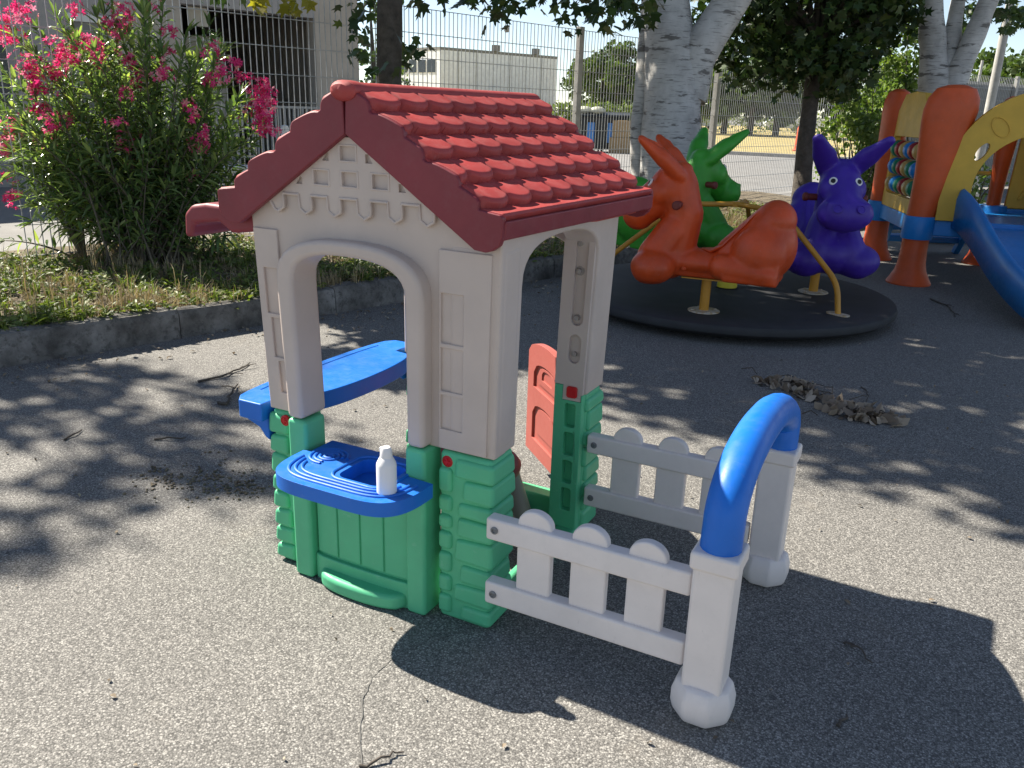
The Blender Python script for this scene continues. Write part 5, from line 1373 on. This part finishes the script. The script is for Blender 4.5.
# trees along the skyline, each its own
def far_tree(u, d, w, h, seed, label, n=520, mat='farleaf', lift=0.0, ls=None):
    rng = random.Random(seed); b = pt(u, 110, d); b.z = 0
    t = thing('background_tree', label, 'tree', b, 'trees on the skyline'); m = MB()
    m.tube([(b.x, b.y, 0), (b.x+.1, b.y, h*.5), (b.x, b.y, h*.8)], [w*.045, w*.035, w*.012], n=8); m.build('trunk', M['dbark'], t, smooth=60)
    pts, cs = crown_points((b.x, b.y, lift+(h-lift)*.52), (w/2, w/2, (h-lift)*.48), n, rng, 34, w*.13)
    lm = MB(); leaves(lm, pts, ls or w*.075, rng, OVAL); lm.build('crown', M[mat], t, smooth=0, recalc=False)
FT = [(592, 90, 6.0, 7.0, 'dense green tree at the right end of the white warehouse'), (600, 86, 6.5, 7.2, 'green tree left of the first concrete fence post, past the warehouse'),
      (616, 84, 6.5, 7.6, 'rounded green tree above the wheelie bins'), (634, 84, 6.5, 7.5, 'green tree just left of the slim pale stem'), (650, 88, 6, 7.0, 'green tree hidden behind the thick pale trunk'),
      (700, 66, 6, 5.6, 'dark green tree between the thick pale trunk and the second concrete post'), (726, 68, 6, 5.6, 'olive green tree right of the second concrete post'),
      (752, 64, 6, 5.4, 'grey green tree under the low dark crown'), (778, 66, 6, 5.2, 'grey green tree left of the slim dark trunk'), (806, 62, 6, 5.4, 'green tree straight behind the slim dark trunk'), (838, 60, 6, 6.8, 'bright tree top showing over the fence left of the tall shrub'), (866, 58, 5, 6.4, 'bright tree right of the dark crown, over the fence'),
      (968, 55, 5.5, 5.6, 'green tree top between the pale stems and the thick lamp post'), (992, 52, 5.5, 5.5, 'bright green tree top behind the thick lamp post'), (1016, 50, 5.5, 5.2, 'green tree top at the right edge of the photo'), (1040, 48, 5.5, 5.0, 'green tree at the far right beyond the yellow arch')]
for i, (u, d, w, h, lb) in enumerate(FT): far_tree(u, d, w, h, 100+i, lb, 1500 if u < 860 else 1100, lift=0.8 if u < 690 or u > 860 else 1.0)
far_tree(372, 27, 2.1, 5.5, 140, 'leafy tree at the corner of the beige building behind the maple trunk', 900, lift=1.2, ls=.16)
far_tree(392, 40, 2.2, 4.6, 141, 'small tree between the maple trunk and the white warehouse', 500, lift=1.0, ls=.18)
def hedge(label, u0, u1, d, h, th, n, seed):
    rng = random.Random(seed); a, b = pt(u0, 110, d), pt(u1, 110, d); m = MB()
    t = thing('hedge', label, 'hedge', ((a.x+b.x)/2, (a.y+b.y)/2, 0))
    pts = []
    for k in range(n):
        f = rng.random(); q = a.lerp(b, f); hh = h*(0.85+0.22*noise.noise(Vector((f*14, seed, 0))))
        z = hh*rng.random()**0.6; pts.append((q.x+rng.gauss(0, th*.4), q.y+rng.gauss(0, th*.4), z))
    leaves(m, pts, .22, rng, OVAL); m.build('foliage', M['hedge'], t, smooth=0, recalc=False)
    m = MB()
    for k in range(12): q = a.lerp(b, (k+.5)/12); m.tube([(q.x, q.y, 0), (q.x+.05, q.y, h*.6)], [.05, .02], n=6)
    m.build('stem', M['stem'], t, smooth=60)
hedge('pale green hedge behind the wheelie bins', 552, 660, 44, 2.05, 1.0, 2600, 9)
hedge('low dark hedge along the far side of the dry field', 680, 900, 74, 2.2, 1.2, 2600, 10)

def wheelie(u, d, label, heap_):
    b = pt(u, 120, d); b.z = 0; t = thing('wheelie_bin', label, 'bin', b, 'wheelie bins beyond the fence', rotz=0.35)
    m = MB(); w, dd, h = 0.62, 0.5, 1.25
    m.add([(-w*.88, -dd*.85, .12), (w*.88, -dd*.85, .12), (w*.88, dd*.85, .12), (-w*.88, dd*.85, .12), (-w, -dd, h), (w, -dd, h), (w, dd, h), (-w, dd, h)], [(3, 2, 1, 0), (4, 5, 6, 7), (0, 1, 5, 4), (1, 2, 6, 5), (2, 3, 7, 6), (3, 0, 4, 7)])
    m.build('bin_body', M['bin'], t, world=False, bevel=.04)
    m = MB(); m.prism([(-dd-.06, h), (dd+.04, h), (dd+.02, h+.10), (0, h+.17), (-dd-.03, h+.08)], -w-.04, w+.04, 'x'); m.build('lid', M['bin'], t, world=False, bevel=.02)
    m = MB(); m.box(-.13, .13, -dd*.97-.03, -dd*.90-.04, .35, 1.05); m.build('sticker', M['fruit'], t, world=False)
    for sx in (-1, 1):
        m = MB(); m.tube([(sx*w*.7-.03, -.3, .10), (sx*w*.7+.03, -.3, .10)], .10, n=14); m.build('wheel', M['black'], t, world=False)
    m = MB(); rng = random.Random(int(u))
    if heap_:
        for k in range(4): m.ball((rng.uniform(-.4, .4), rng.uniform(-.3, .3), h+.22), (.28, .25, .14), 10, 7)
        m.build('refuse_bag', M['bag'], t, world=False)
wheelie(592, 31, 'black wheelie bin heaped with pale bags, left of the pair', True); wheelie(612, 31, 'black wheelie bin with blue sticker, right of the pair', False)
cb = pt(622, 118, 30.5); cb.z = 0; t = thing('cardboard_box', 'brown cardboard box propped beside the wheelie bins', 'box', cb); m = MB(); m.box(-.35, .35, -.25, .25, 0, .55); m.box(-.28, .28, -.2, .2, .555, 1.15); m.build('box_body', M['card'], t, world=False, bevel=.01)

def car(u, d, label, rot, mat):
    b = pt(u, 118, d); b.z = 0; t = thing('parked_car', label, 'car', b, 'cars parked beyond the dry field', rotz=rot)
    body = [(-2.1, .30), (2.1, .30), (2.12, .62), (1.95, .78), (1.05, .92), (.45, 1.40), (-1.10, 1.43), (-1.85, .98), (-2.08, .88)]
    MB().prism(body, -.84, .84, 'y').build('body', M[mat], t, world=False, bevel=.06, seg=3)
    gl = [(.95, .94), (.42, 1.35), (-1.05, 1.37), (-1.65, .97)]
    MB().prism(gl, -.86, .86, 'y').build('window', M['winglass'], t, world=False, bevel=.02)
    for x in (-1.35, 1.30):
        for y in (-.78, .78):
            m = MB(); m.tube([(x, y-.10, .31), (x, y+.10, .31)], .31, n=18); w = m.build('wheel', M['black'], t, world=False, bevel=.02)
            m = MB(); m.tube([(x, y-.112, .31), (x, y+.112, .31)], .18, n=14); m.build('rim', M['greypanel'], w, world=False)
car(700, 88, 'white car parked beyond the field, left of the second concrete post', 0.5, 'carpaint')
car(784, 92, 'white car parked beyond the field, left of the slim dark trunk', 0.4, 'carpaint')
cn = pt(797, 150, 37.5); cn.z = 0.0; t = thing('traffic_marker', 'small orange marker post at the edge of the dry field', 'marker post', cn)
m = MB(); m.lathe([(.20, 0), (.22, .06), (.20, .10), (.14, .12), (.12, .9), (.05, 1.12), (0, 1.14)], n=14); m.build('marker_body', M['cone'], t, world=False)
